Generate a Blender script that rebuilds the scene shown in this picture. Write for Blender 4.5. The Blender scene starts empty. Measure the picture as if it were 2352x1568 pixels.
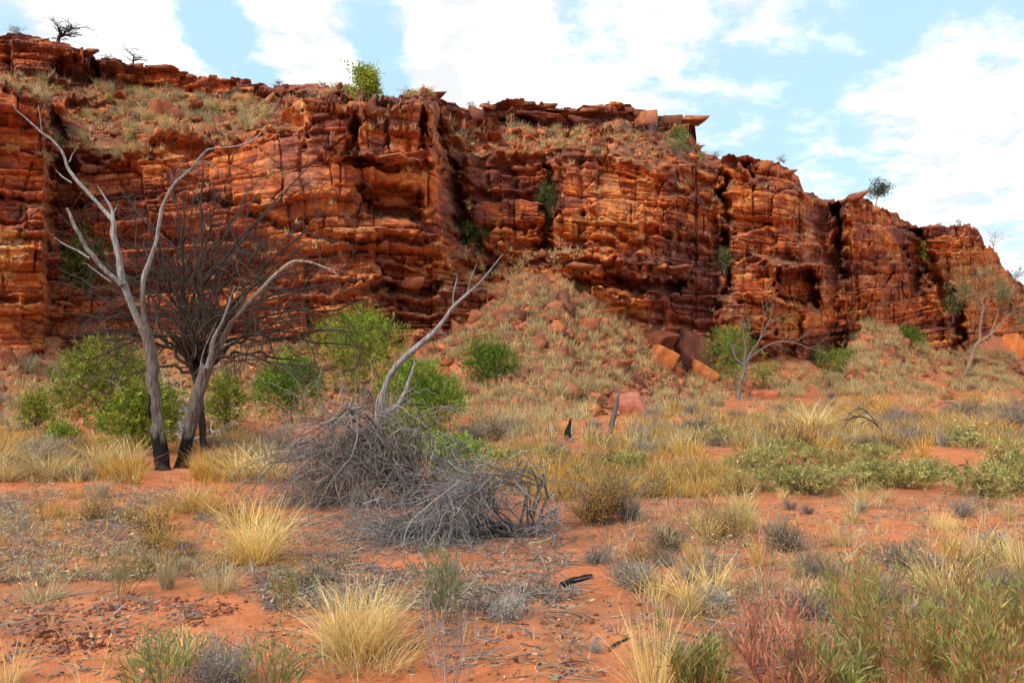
import bpy, math, random
import numpy as np
from mathutils import Vector, Matrix

rng = np.random.default_rng(7)
random.seed(7)
SC = bpy.context.scene
COL = SC.collection

# ------------------------------------------------------------------ camera
EYE = 1.65
FOC = 1828.0            # focal length in pixels of a 2352 x 1568 frame
CX, CY = 1176.0, 784.0
PITCH = math.atan((870 - 784) / FOC)
cp, sp = math.cos(PITCH), math.sin(PITCH)
cam_d = bpy.data.cameras.new('camera')
cam = bpy.data.objects.new('camera', cam_d)
COL.objects.link(cam)
cam.location = (0, 0, EYE)
cam.rotation_euler = (math.pi / 2 + PITCH, 0, 0)
cam_d.sensor_width = 36.0
cam_d.lens = 36.0 * FOC / 2352.0
cam_d.clip_start = 0.05
cam_d.clip_end = 3000
SC.camera = cam

# ------------------------------------------------------------------ exposure
SC.view_settings.view_transform = 'Standard'
SC.view_settings.look = 'None'
SC.view_settings.exposure = 1.15
SC.view_settings.gamma = 1.0
SC.view_settings.use_curve_mapping = False
SC.cycles.max_bounces = 6
SC.cycles.diffuse_bounces = 3
SC.cycles.glossy_bounces = 2
SC.cycles.transmission_bounces = 3
SC.cycles.transparent_max_bounces = 4
SC.cycles.use_denoising = True
try:
    SC.cycles.denoising_prefilter = 'NONE'
except Exception:
    pass

# ------------------------------------------------------------------ world: blue sky and bright broken cloud
SUN_EL, SUN_AZ = math.radians(38), math.radians(218)     # azimuth clockwise from +Y: over the photographer's left shoulder
world = bpy.data.worlds.new('World')
SC.world = world
world.use_nodes = True
nt = world.node_tree
nt.nodes.clear()
def wn(t, **kw):
    n = nt.nodes.new(t)
    for k, v in kw.items():
        setattr(n, k, v)
    return n
def wl(a, b):
    nt.links.new(a, b)
def dirpx(x, y):
    v = Vector(((x - CX) / FOC, cp - (CY - y) / FOC * sp, sp + (CY - y) / FOC * cp))
    return v.normalized()
out = wn('ShaderNodeOutputWorld')
bg = wn('ShaderNodeBackground')
bg.inputs['Strength'].default_value = 0.06
sky = wn('ShaderNodeTexSky', sky_type='NISHITA')
sky.sun_disc = False
sky.sun_elevation = SUN_EL
sky.sun_rotation = SUN_AZ
sky.air_density = 1.0
sky.dust_density = 0.6
sky.ozone_density = 1.0
tc = wn('ShaderNodeTexCoord')
sep = wn('ShaderNodeSeparateXYZ')
wl(tc.outputs['Generated'], sep.inputs[0])
def wmath(op, a, b=None, clamp=False):
    n = wn('ShaderNodeMath', operation=op, use_clamp=clamp)
    for i, v in enumerate((a, b)):
        if v is None:
            continue
        if isinstance(v, (int, float)):
            n.inputs[i].default_value = v
        else:
            wl(v, n.inputs[i])
    return n.outputs[0]
zz = wmath('MAXIMUM', sep.outputs['Z'], 0.0)
den = wmath('ADD', zz, 0.22)
comb = wn('ShaderNodeCombineXYZ')
wl(wmath('DIVIDE', sep.outputs['X'], den), comb.inputs[0])
wl(wmath('DIVIDE', sep.outputs['Y'], den), comb.inputs[1])
def wnoise(scale, detail, rough, off, dist=0.0):
    mp = wn('ShaderNodeMapping')
    mp.inputs['Location'].default_value = off
    mp.inputs['Scale'].default_value = (scale, scale, scale)
    wl(comb.outputs[0], mp.inputs[0])
    n = wn('ShaderNodeTexNoise')
    n.inputs['Scale'].default_value = 1.0
    n.inputs['Detail'].default_value = detail
    n.inputs['Roughness'].default_value = rough
    n.inputs['Distortion'].default_value = dist
    wl(mp.outputs[0], n.inputs['Vector'])
    return n.outputs['Fac']
n1 = wnoise(2.3, 9.0, 0.56, (3.1, 1.7, 0), 0.15)
n2 = wnoise(7.0, 6.0, 0.62, (9.4, 5.2, 0), 0.3)
n3 = wnoise(22.0, 5.0, 0.65, (2.4, 7.7, 0), 0.4)
dens = wmath('ADD', wmath('ADD', wmath('MULTIPLY', n1, 1.25), wmath('MULTIPLY', n2, 1.2)), wmath('MULTIPLY', n3, 0.6))
# openings of blue and banks of cloud: (x, y, radius, weight)
BANKS = [(490, 30, 70, -.30), (570, 130, 75, -.30), (455, 90, 50, -.2), (600, 200, 40, -.2), (850, 40, 75, -.30), (880, 150, 60, -.28), (905, 210, 40, -.2), (20, 95, 50, -.18), (300, 140, 50, -.08),
         (1330, 60, 90, -.15), (1180, 30, 60, -.1), (1960, 70, 130, -.10), (1700, 300, 190, -.12), (1880, 340, 140, -.12), (1600, 130, 90, -.08),
         (2120, 30, 100, -.08), (2330, 60, 80, -.08), (1990, 210, 110, -.07), (2250, 150, 60, -.1), (1800, 200, 100, -.1),
         (200, 60, 150, .22), (680, 70, 95, .24), (1080, 130, 140, .26), (1480, 40, 100, .14), (1700, 60, 80, .14),
         (2270, 330, 190, .13), (1180, 240, 200, .22), (400, 200, 120, .16), (740, 190, 80, .18), (2180, 120, 60, .08), (1860, 120, 60, .06), (2090, 290, 80, .06)]
for (bx, by, br, bw) in BANKS:
    c = dirpx(bx, by)
    d = wn('ShaderNodeVectorMath', operation='DOT_PRODUCT')
    wl(tc.outputs['Generated'], d.inputs[0])
    d.inputs[1].default_value = c
    mr = wn('ShaderNodeMapRange', interpolation_type='SMOOTHSTEP')
    a = br * 1.5 / FOC
    mr.inputs['From Min'].default_value = math.cos(a)
    mr.inputs['From Max'].default_value = 1.0
    mr.inputs['To Min'].default_value = 0.0
    mr.inputs['To Max'].default_value = bw * 1.35
    wl(d.outputs['Value'], mr.inputs['Value'])
    dens = wmath('ADD', dens, mr.outputs[0])
cov = wn('ShaderNodeMapRange', interpolation_type='SMOOTHSTEP')
cov.inputs['From Min'].default_value = 1.18
cov.inputs['From Max'].default_value = 1.78
wl(dens, cov.inputs['Value'])
skyc = wn('ShaderNodeMix', data_type='RGBA', blend_type='MIX')
skyc.inputs[0].default_value = 0.72
skyc.inputs[7].default_value = (5.3, 7.9, 9.3, 1)
wl(sky.outputs[0], skyc.inputs[6])
mixc = wn('ShaderNodeMix', data_type='RGBA', blend_type='MIX')
cl = wn('ShaderNodeMix', data_type='RGBA', blend_type='MIX')
cl.inputs[6].default_value = (7.0, 7.15, 7.3, 1)
cl.inputs[7].default_value = (10.6, 10.5, 10.3, 1)
cr_ = wn('ShaderNodeMapRange')
cr_.inputs['From Min'].default_value = 0.40
cr_.inputs['From Max'].default_value = 0.58
wl(n2, cr_.inputs['Value'])
wl(cr_.outputs[0], cl.inputs[0])
wl(cl.outputs[2], mixc.inputs[7])
wl(cov.outputs[0], mixc.inputs[0])
wl(skyc.outputs[2], mixc.inputs[6])
wl(mixc.outputs[2], bg.inputs['Color'])
wl(bg.outputs[0], out.inputs['Surface'])

# ------------------------------------------------------------------ sun through thin cloud
sl = bpy.data.lights.new('sun', 'SUN')
sl.energy = 1.5
sl.angle = math.radians(10)
sl.color = (1.0, 0.95, 0.86)
so = bpy.data.objects.new('sun', sl)
COL.objects.link(so)
sdir = Vector((math.sin(SUN_AZ) * math.cos(SUN_EL), math.cos(SUN_AZ) * math.cos(SUN_EL), math.sin(SUN_EL)))
so.rotation_euler = sdir.to_track_quat('Z', 'Y').to_euler()
so.location = (0, 0, 40)

# ------------------------------------------------------------------ noise
def _h(i, j, k, seed):
    i = np.asarray(i).astype(np.int64); j = np.asarray(j).astype(np.int64); k = np.asarray(k).astype(np.int64)
    n = (i * 374761393 + j * 668265263 + k * 2147483647 + seed * 974634777) & 0xFFFFFFFF
    n = ((n ^ (n >> 13)) * 1274126177) & 0xFFFFFFFF
    n = ((n ^ (n >> 16)) * 2246822519) & 0xFFFFFFFF
    n = n ^ (n >> 15)
    return n.astype(np.float64) / 4294967296.0
def hsh(i, j=0, seed=0):
    return _h(i, j, np.zeros_like(np.asarray(i)), seed)
def vnoise(x, y, seed=0):
    x = np.asarray(x, float); y = np.asarray(y, float)
    xi, yi = np.floor(x), np.floor(y)
    fx, fy = x - xi, y - yi
    fx = fx * fx * fx * (fx * (fx * 6 - 15) + 10); fy = fy * fy * fy * (fy * (fy * 6 - 15) + 10)
    a = hsh(xi, yi, seed); b = hsh(xi + 1, yi, seed); c = hsh(xi, yi + 1, seed); d = hsh(xi + 1, yi + 1, seed)
    return (a * (1 - fx) + b * fx) * (1 - fy) + (c * (1 - fx) + d * fx) * fy
def fbm(x, y, seed=0, oct=4, rough=0.5):
    s, a, t = 0.0, 1.0, 0.0
    for o in range(oct):
        s = s + a * (vnoise(x * 2 ** o + 17.3 * o, y * 2 ** o - 9.1 * o, seed + o) - 0.5)
        t += a; a *= rough
    return s / t * 2
def sstep(a, b, x):
    t = np.clip((x - a) / (b - a), 0, 1)
    return t * t * (3 - 2 * t)

# ------------------------------------------------------------------ picture point -> place
def unproj(x, y, Y):
    """the world point at forward distance Y seen at (x, y) of a 2352 x 1568 frame"""
    a = (np.asarray(x, float) - CX) / FOC
    b = (CY - np.asarray(y, float)) / FOC
    k = Y / (cp - b * sp)
    return np.stack([a * k, np.broadcast_to(Y, np.shape(a * k)), EYE + (sp + b * cp) * k], -1)
def proj(p):
    p = np.asarray(p, float)
    dx, dy, dz = p[..., 0], p[..., 1], p[..., 2] - EYE
    f = dy * cp + dz * sp
    u = -dy * sp + dz * cp
    return CX + FOC * dx / f, CY - FOC * u / f

# ------------------------------------------------------------------ materials
def mat_new(name):
    m = bpy.data.materials.new(name)
    m.use_nodes = True
    t = m.node_tree
    t.nodes.clear()
    return m, t
def node(t, ty, **kw):
    n = t.nodes.new(ty)
    for k, v in kw.items():
        setattr(n, k, v)
    return n
def tnoise(t, scale, detail=5, rough=0.55, vec=None, dist=0.0):
    n = node(t, 'ShaderNodeTexNoise')
    n.inputs['Scale'].default_value = scale
    n.inputs['Detail'].default_value = detail
    n.inputs['Roughness'].default_value = rough
    n.inputs['Distortion'].default_value = dist
    if vec is not None:
        t.links.new(vec, n.inputs['Vector'])
    return n
def tramp(t, fac, stops):
    r = node(t, 'ShaderNodeValToRGB')
    e = r.color_ramp.elements
    while len(e) < len(stops):
        e.new(0.5)
    for q, (p, c) in zip(e, stops):
        q.position = p
        q.color = (c[0], c[1], c[2], 1) if not isinstance(c, (int, float)) else (c, c, c, 1)
    t.links.new(fac, r.inputs[0])
    return r.outputs[0]
def tmix(t, fac, a, b, mode='MIX'):
    n = node(t, 'ShaderNodeMix', data_type='RGBA', blend_type=mode)
    for sock, v in ((n.inputs[0], fac), (n.inputs[6], a), (n.inputs[7], b)):
        if isinstance(v, (int, float)):
            sock.default_value = v
        elif isinstance(v, tuple):
            sock.default_value = (*v, 1) if len(v) == 3 else v
        else:
            t.links.new(v, sock)
    return n.outputs[2]
def finish(t, color, rough=0.9, bump=None, spec=0.2, trans=None):
    o = node(t, 'ShaderNodeOutputMaterial')
    b = node(t, 'ShaderNodeBsdfPrincipled')
    if isinstance(color, tuple):
        b.inputs['Base Color'].default_value = (*color, 1)
    else:
        t.links.new(color, b.inputs['Base Color'])
    b.inputs['Roughness'].default_value = rough
    b.inputs['Specular IOR Level'].default_value = spec
    if bump is not None:
        for (h, strength, dist) in bump:
            bn = node(t, 'ShaderNodeBump')
            bn.inputs['Strength'].default_value = strength
            bn.inputs['Distance'].default_value = dist
            t.links.new(h, bn.inputs['Height'])
            if 'prev' in locals() and prev is not None:
                t.links.new(prev, bn.inputs['Normal'])
            prev = bn.outputs[0]
        t.links.new(prev, b.inputs['Normal'])
    if trans is None:
        t.links.new(b.outputs[0], o.inputs[0])
    else:
        tr = node(t, 'ShaderNodeBsdfTranslucent')
        if isinstance(color, tuple):
            tr.inputs['Color'].default_value = (*color, 1)
        else:
            t.links.new(color, tr.inputs['Color'])
        mx = node(t, 'ShaderNodeMixShader')
        mx.inputs[0].default_value = trans
        t.links.new(b.outputs[0], mx.inputs[1]); t.links.new(tr.outputs[0], mx.inputs[2])
        t.links.new(mx.outputs[0], o.inputs[0])

# rock: the vertex colour holds each block's hue and shade painted on the tower flanks; grain, lichen flecks and fine relief come from noise
m_rock, t = mat_new('red_sandstone')
geo = node(t, 'ShaderNodeNewGeometry')
at = node(t, 'ShaderNodeAttribute', attribute_name='col')
mpg = node(t, 'ShaderNodeMapping')
mpg.inputs['Scale'].default_value = (1, 1, 3.2)
t.links.new(geo.outputs['Position'], mpg.inputs[0])
g1 = tnoise(t, 1.1, 8, 0.62, mpg.outputs[0], 0.4)
g2 = tnoise(t, 5.5, 6, 0.65, mpg.outputs[0])
g3 = tnoise(t, 2.4, 6, 0.7, geo.outputs['Position'])
g4 = tnoise(t, 9.0, 4, 0.6, geo.outputs['Position'])
c1 = tmix(t, tramp(t, g1.outputs['Fac'], [(0.36, 0), (0.66, 1)]), (0.55, 0.44, 0.42), (1.32, 1.24, 1.14))
c = tmix(t, 1.0, at.outputs['Color'], c1, 'MULTIPLY')
c = tmix(t, 1.0, c, tmix(t, tramp(t, g2.outputs['Fac'], [(0.3, 0), (0.7, 1)]), (0.74, 0.72, 0.72), (1.22, 1.2, 1.18)), 'MULTIPLY')
# desert varnish, dark purple brown patches
c = tmix(t, tramp(t, g3.outputs['Fac'], [(0.54, 0), (0.66, 0.62)]), c, (0.11, 0.042, 0.032))
# pale lime flecks
c = tmix(t, tramp(t, g4.outputs['Fac'], [(0.70, 0), (0.78, 0.55)]), c, (0.52, 0.33, 0.19))
hb = tnoise(t, 7.0, 9, 0.72, mpg.outputs[0])
def tvor(scale):
    n = node(t, 'ShaderNodeTexVoronoi', feature='F1', distance='CHEBYCHEV')
    n.inputs['Scale'].default_value = scale
    t.links.new(mpg.outputs[0], n.inputs['Vector'])
    sx = node(t, 'ShaderNodeSeparateColor')
    t.links.new(n.outputs['Color'], sx.inputs[0])
    return sx.outputs[0]
vo1, vo2 = tvor(1.5), tvor(4.2)
finish(t, c, 0.9, [(vo1, 0.55, 0.10), (vo2, 0.5, 0.045), (hb.outputs['Fac'], 0.35, 0.05)], 0.2)

# loose stones use object colour variation
m_stone, t = mat_new('loose_red_stone')
tcn = node(t, 'ShaderNodeTexCoord')
oi = node(t, 'ShaderNodeObjectInfo')
at = node(t, 'ShaderNodeAttribute', attribute_name='col')
g1 = tnoise(t, 2.2, 7, 0.65, tcn.outputs['Object'])
g2 = tnoise(t, 9.0, 5, 0.65, tcn.outputs['Object'])
c = tmix(t, tramp(t, oi.outputs['Random'], [(0, 0), (1, 1)]), (0.20, 0.075, 0.05), (0.40, 0.145, 0.065))
c = tmix(t, 1.0, c, at.outputs['Color'], 'MULTIPLY')
c = tmix(t, 1.0, c, tmix(t, tramp(t, g1.outputs['Fac'], [(0.34, 0), (0.66, 1)]), (0.55, 0.5, 0.5), (1.3, 1.25, 1.2)), 'MULTIPLY')
c = tmix(t, tramp(t, g2.outputs['Fac'], [(0.62, 0), (0.74, 0.5)]), c, (0.5, 0.27, 0.15))
finish(t, c, 0.9, [(g1.outputs['Fac'], 0.6, 0.15), (g2.outputs['Fac'], 0.5, 0.04)], 0.2)

# ground
m_ground, t = mat_new('red_sand')
geo = node(t, 'ShaderNodeNewGeometry')
at = node(t, 'ShaderNodeAttribute', attribute_name='col')
s1 = tnoise(t, 0.55, 6, 0.6, geo.outputs['Position'], 0.3)
s2 = tnoise(t, 4.0, 7, 0.68, geo.outputs['Position'], 0.2)
s3 = tnoise(t, 38.0, 5, 0.7, geo.outputs['Position'])
s4 = node(t, 'ShaderNodeTexVoronoi', feature='F1')
s4.inputs['Scale'].default_value = 42
t.links.new(geo.outputs['Position'], s4.inputs['Vector'])
s5 = tnoise(t, 16.0, 4, 0.6, geo.outputs['Position'])
c = tmix(t, tramp(t, s1.outputs['Fac'], [(0.35, 0), (0.65, 1)]), (0.48, 0.150, 0.058), (0.60, 0.208, 0.088))
c = tmix(t, 1.0, c, at.outputs['Color'], 'MULTIPLY')
c = tmix(t, 1.0, c, tmix(t, tramp(t, s2.outputs['Fac'], [(0.32, 0), (0.68, 1)]), (0.72, 0.68, 0.66), (1.18, 1.17, 1.16)), 'MULTIPLY')
c = tmix(t, tramp(t, s3.outputs['Fac'], [(0.56, 0), (0.68, 0.4)]), c, (0.30, 0.10, 0.05))
c = tmix(t, tramp(t, s5.outputs['Fac'], [(0.60, 0), (0.72, 0.45)]), c, (0.20, 0.125, 0.095))
c = tmix(t, tramp(t, s4.outputs['Distance'], [(0.10, 0.35), (0.2, 0)]), c, (0.62, 0.36, 0.22))
finish(t, c, 0.95, [(s2.outputs['Fac'], 0.5, 0.08), (s3.outputs['Fac'], 0.5, 0.015)], 0.12)

def veg_mat(name, rough=0.75, trans=0.25, vary=0.22, noise_scale=6.0):
    m, t = mat_new(name)
    at = node(t, 'ShaderNodeAttribute', attribute_name='col')
    oi = node(t, 'ShaderNodeObjectInfo')
    tcn = node(t, 'ShaderNodeTexCoord')
    n = tnoise(t, noise_scale, 3, 0.6, tcn.outputs['Object'])
    c = tmix(t, 1.0, at.outputs['Color'], tmix(t, oi.outputs['Random'], (1 - vary,) * 3, (1 + vary, 1 + vary * .9, 1 + vary * .7)), 'MULTIPLY')
    c = tmix(t, 1.0, c, tmix(t, tramp(t, n.outputs['Fac'], [(0.3, 0), (0.7, 1)]), (0.8, 0.8, 0.8), (1.18, 1.18, 1.15)), 'MULTIPLY')
    finish(t, c, rough, None, 0.25, trans)
    return m
m_grass = veg_mat('dry_grass', 0.7, 0.22)
m_leaf = veg_mat('leaf', 0.55, 0.3, 0.12)
m_twig = veg_mat('dry_twig', 0.85, None, 0.12)

m_bark, t = mat_new('weathered_wood')
tcn = node(t, 'ShaderNodeTexCoord')
at = node(t, 'ShaderNodeAttribute', attribute_name='col')
mpg = node(t, 'ShaderNodeMapping')
mpg.inputs['Scale'].default_value = (14, 14, 1.3)
t.links.new(tcn.outputs['Object'], mpg.inputs[0])
w1 = tnoise(t, 2.2, 7, 0.65, mpg.outputs[0], 0.6)
w2 = tnoise(t, 2.5, 5, 0.6, tcn.outputs['Object'])
c = tmix(t, 1.0, at.outputs['Color'], tmix(t, tramp(t, w1.outputs['Fac'], [(0.36, 0), (0.62, 1)]), (0.34, 0.31, 0.29), (1.2, 1.18, 1.16)), 'MULTIPLY')
c = tmix(t, tramp(t, w2.outputs['Fac'], [(0.52, 0), (0.66, 0.5)]), c, (0.12, 0.08, 0.06))
finish(t, c, 0.85, [(w1.outputs['Fac'], 0.9, 0.05)], 0.2)

# ------------------------------------------------------------------ mesh building
def mesh_from(name, V, F, mat, col=None, smooth=False, matidx=None):
    """V (n,3); F list of (k,) index arrays grouped as [quads (m,4), tris (m,3)]"""
    me = bpy.data.meshes.new(name)
    V = np.asarray(V, np.float32)
    loops, starts, tot = [], [], 0
    for f in F:
        f = np.asarray(f, np.int32)
        if len(f) == 0:
            continue
        loops.append(f.ravel())
        starts.append(tot + np.arange(len(f), dtype=np.int32) * f.shape[1])
        tot += f.size
    loops = np.concatenate(loops); starts = np.concatenate(starts)
    me.vertices.add(len(V)); me.vertices.foreach_set('co', V.ravel())
    me.loops.add(len(loops)); me.loops.foreach_set('vertex_index', loops)
    me.polygons.add(len(starts)); me.polygons.foreach_set('loop_start', starts)
    if smooth:
        me.polygons.foreach_set('use_smooth', np.ones(len(starts), bool))
    if col is None:
        col = np.ones((len(V), 3))
    col = np.asarray(col, np.float32)
    if col.ndim == 1:
        col = np.broadcast_to(col, (len(V), 3))
    a = me.attributes.new('col', 'FLOAT_COLOR', 'POINT')
    a.data.foreach_set('color', np.concatenate([col, np.ones((len(V), 1), np.float32)], 1).astype(np.float32).ravel())
    me.update(calc_edges=True)
    for mm in (mat if isinstance(mat, (list, tuple)) else [mat]):
        me.materials.append(mm)
    if matidx is not None:
        me.polygons.foreach_set('material_index', np.asarray(matidx, np.int32))
    me.validate()
    return me
def add(name, me, parent=None, **props):
    o = bpy.data.objects.new(name, me)
    COL.objects.link(o)
    if parent is not None:
        o.parent = parent
    for k, v in props.items():
        o[k] = v
    return o
class MB:
    def __init__(self):
        self.V, self.C, self.Q, self.T, self.n = [], [], [], [], 0
    def add(self, V, Q=None, T=None, c=(1, 1, 1)):
        V = np.asarray(V, float)
        c = np.asarray(c, float)
        if c.ndim == 1:
            c = np.broadcast_to(c, V.shape)
        self.V.append(V); self.C.append(c)
        if Q is not None and len(Q): self.Q.append(np.asarray(Q) + self.n)
        if T is not None and len(T): self.T.append(np.asarray(T) + self.n)
        self.n += len(V)
    def mesh(self, name, mat, smooth=False):
        F = []
        if self.Q: F.append(np.concatenate(self.Q))
        if self.T: F.append(np.concatenate(self.T))
        return mesh_from(name, np.concatenate(self.V), F, mat, np.concatenate(self.C), smooth)

# ------------------------------------------------------------------ the rock wall's layout
def curve(pts):
    p = np.array(pts, float)
    return lambda x: np.interp(x, p[:, 0], p[:, 1])
D0 = curve([(-700, 40), (0, 45), (300, 48), (600, 49), (850, 49.5), (1000, 51), (1150, 54), (1300, 56), (1500, 59), (1650, 63), (1750, 65), (1930, 71), (2080, 80), (2180, 84), (2250, 90), (2352, 98), (2600, 116), (3000, 150)])
SKY = curve([(-700, 40), (-300, 60), (0, 85), (20, 80), (50, 80), (85, 90), (130, 100), (150, 103), (190, 120), (215, 124), (222, 142), (240, 138), (280, 145), (330, 150), (400, 158), (470, 168), (540, 178), (600, 190), (625, 196), (660, 193), (740, 195), (800, 205), (818, 222), (870, 233), (905, 233), (925, 222), (960, 220), (1000, 228), (1045, 235), (1060, 246), (1095, 250), (1112, 234), (1150, 222), (1185, 220), (1225, 230), (1240, 238), (1290, 238), (1325, 245), (1335, 259), (1370, 246), (1400, 241), (1450, 243), (1458, 259), (1500, 258), (1545, 270), (1596, 286), (1602, 345), (1655, 364), (1660, 353), (1686, 350), (1690, 358), (1720, 353), (1745, 358), (1760, 375), (1790, 373), (1793, 381), (1810, 390), (1835, 402), (1838, 415), (1848, 440), (1870, 448), (1920, 464), (1945, 456), (1965, 450), (2000, 455), (2010, 470), (2050, 485), (2090, 515), (2100, 523), (2160, 521), (2235, 518), (2248, 530), (2260, 560), (2290, 580), (2300, 610), (2330, 640), (2352, 655), (2600, 720), (3000, 800)])
BASE = curve([(-700, 800), (0, 790), (180, 790), (400, 785), (600, 780), (900, 795), (1000, 793), (1050, 762), (1108, 722), (1124, 690), (1152, 650), (1196, 626), (1270, 628), (1322, 656), (1400, 706), (1480, 760), (1560, 810), (1650, 835), (1800, 832), (1900, 832), (1938, 818), (1950, 765), (1985, 728), (2012, 732), (2100, 770), (2190, 812), (2235, 772), (2300, 765), (2352, 775), (2600, 800), (3000, 830)])
_B0 = BASE
BASE = lambda x: _B0(x) + 9 * fbm(np.asarray(x, float) / 46.0, 0.0 * np.asarray(x, float), 19, 3) * (np.asarray(x) > 150)
# profiles from crest to foot: x -> (y, metres behind the front of the wall)
PROF = [
 (-700, [(40, 14), (150, 13), (190, 11), (200, 0), (480, .5), (600, .3), (800, 0)]),
 (0,    [(85, 13), (182, 12.2), (196, 10), (206, .5), (440, 0), (456, 1.2), (600, 1.0), (650, .3), (800, 0)]),
 (100,  [(92, 13), (185, 12), (220, 10.5), (240, 1.5), (300, 0), (440, .3), (600, .8), (800, 0)]),
 (112,  [(98, 13), (190, 12), (290, 8), (330, 5.5), (460, 5), (800, 3)]),
 (175,  [(112, 13), (195, 12), (340, 5.5), (385, 4.2), (500, 4), (680, 3.2), (800, 2)]),
 (300,  [(148, 13), (195, 12.8), (345, 4.5), (372, 3.2), (520, 2.6), (800, 1.4)]),
 (450,  [(166, 12.5), (225, 12), (310, 5.2), (340, 3.2), (520, 2.2), (800, .8)]),
 (600,  [(190, 11), (236, 10), (300, 3.5), (330, 2), (560, 1), (800, .5)]),
 (700,  [(195, 10), (240, 9), (268, 1.5), (330, .5), (540, .3), (800, 0)]),
 (815,  [(222, 9), (243, 8), (258, .5), (360, -.3), (374, -.9), (385, .4), (560, .2), (800, 0)]),
 (830,  [(225, 9), (242, 8), (251, .2), (355, -.4), (370, -.9), (382, -.2), (428, .5), (446, 1.4), (495, .8), (560, .2), (660, -.3), (680, .5), (800, 0)]),
 (940,  [(222, 8), (250, 6.5), (262, .3), (350, -.2), (372, -.5), (440, 0), (456, 1.2), (500, .6), (640, .2), (660, -.4), (680, .6), (800, 0)]),
 (995,  [(228, 9), (250, 7), (266, .8), (350, .2), (375, 0), (450, .5), (560, .2), (640, .1), (660, .6), (800, 0)]),
 (1006, [(230, 10), (278, 9.5), (330, 6), (350, 1.2), (450, .8), (560, .2), (640, .1), (660, .6), (800, 0)]),
 (1060, [(246, 10.5), (285, 9.5), (375, 6), (392, 5.0), (570, 4.2), (600, 1.8), (700, .6), (800, 0)]),
 (1140, [(224, 9.3), (268, 9.1), (288, 11), (300, 9.5), (370, 6.2), (388, 5.2), (570, 4.8), (585, 3.6), (650, 1.8), (800, .5)]),
 (1250, [(238, 9.5), (275, 9.5), (292, 10.8), (302, 9.3), (358, 6.2), (376, 5.0), (565, 4.6), (650, 1.9), (800, .5)]),
 (1275, [(238, 9.5), (275, 9.5), (294, 10.6), (304, 9.2), (354, 4), (368, 1.4), (555, 1.0), (610, .2), (650, .6), (800, .2)]),
 (1330, [(258, 9.5), (300, 9.4), (345, 4.2), (362, 1), (555, .6), (612, -.9), (640, -1.0), (664, .4), (800, 0)]),
 (1450, [(243, 9), (270, 8.9), (284, 10.2), (300, 9), (350, 3.6), (366, .9), (540, .3), (560, .2), (612, -1.3), (642, -1.5), (668, .3), (850, 0)]),
 (1580, [(280, 9), (300, 9.2), (315, 10), (330, 8.6), (355, 4.2), (378, 1.5), (560, .7), (590, .9), (640, -.4), (655, .9), (850, .3)]),
 (1650, [(362, 5.5), (384, 3.8), (400, 2.9), (580, 2.4), (660, 1.9), (850, .5)]),
 (1664, [(352, .6), (420, 0), (600, -.5), (830, -.9)]),
 (1840, [(415, 1.6), (440, .5), (560, -.8), (622, -1.3), (640, -1.0), (830, -1)]),
 (1900, [(456, 7.5), (470, 6.8), (560, 4.0), (640, 2.0), (830, .6)]),
 (1928, [(462, 7), (480, 6), (600, 5.2), (660, 3.4), (700, 2.6), (830, 1.8)]),
 (1940, [(457, .4), (600, -.4), (680, .2), (760, 0), (830, 0)]),
 (2005, [(462, .6), (520, 0), (560, -.3), (620, -.6), (690, .4), (800, 0)]),
 (2085, [(511, 5), (540, 3.8), (600, 2.4), (690, 1.6), (800, .6)]),
 (2112, [(523, 6), (560, 5.6), (640, 5), (700, 3.4), (800, 1.4)]),
 (2135, [(521, .6), (640, 0), (660, .8), (700, 1.2), (812, 1)]),
 (2240, [(519, .3), (560, .1), (640, -.2), (700, -.2), (770, -.5)]),
 (2300, [(610, 3), (660, 1), (770, 0)]),
 (2352, [(655, 3), (700, 1), (775, 0)]),
 (2600, [(720, 3), (760, 1), (800, 0)]),
 (3000, [(800, 3), (815, 1), (830, 0)]),
]
def in_poly(x, y, poly):
    inside = np.zeros(np.shape(x), bool)
    n = len(poly)
    for i in range(n):
        x1, y1 = poly[i]; x2, y2 = poly[(i + 1) % n]
        if y1 == y2:
            continue
        c = ((y1 > y) != (y2 > y)) & (x < (x2 - x1) * (y - y1) / (y2 - y1) + x1)
        inside ^= c
    return inside
GS = 3.0
gx = np.arange(-700, 3000 + GS, GS); gy = np.arange(0, 960 + GS, GS)
GX, GY = np.meshgrid(gx, gy)
px_ = np.array([p[0] for p in PROF], float)
prof_at = [lambda yy, pr=np.array(p[1], float): np.interp(yy, pr[:, 0], pr[:, 1]) for p in PROF]
cols = np.stack([f(gy) for f in prof_at], 1)           # (ny, nprof)
ki = np.clip(np.searchsorted(px_, gx, side='right') - 1, 0, len(px_) - 2)
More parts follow.
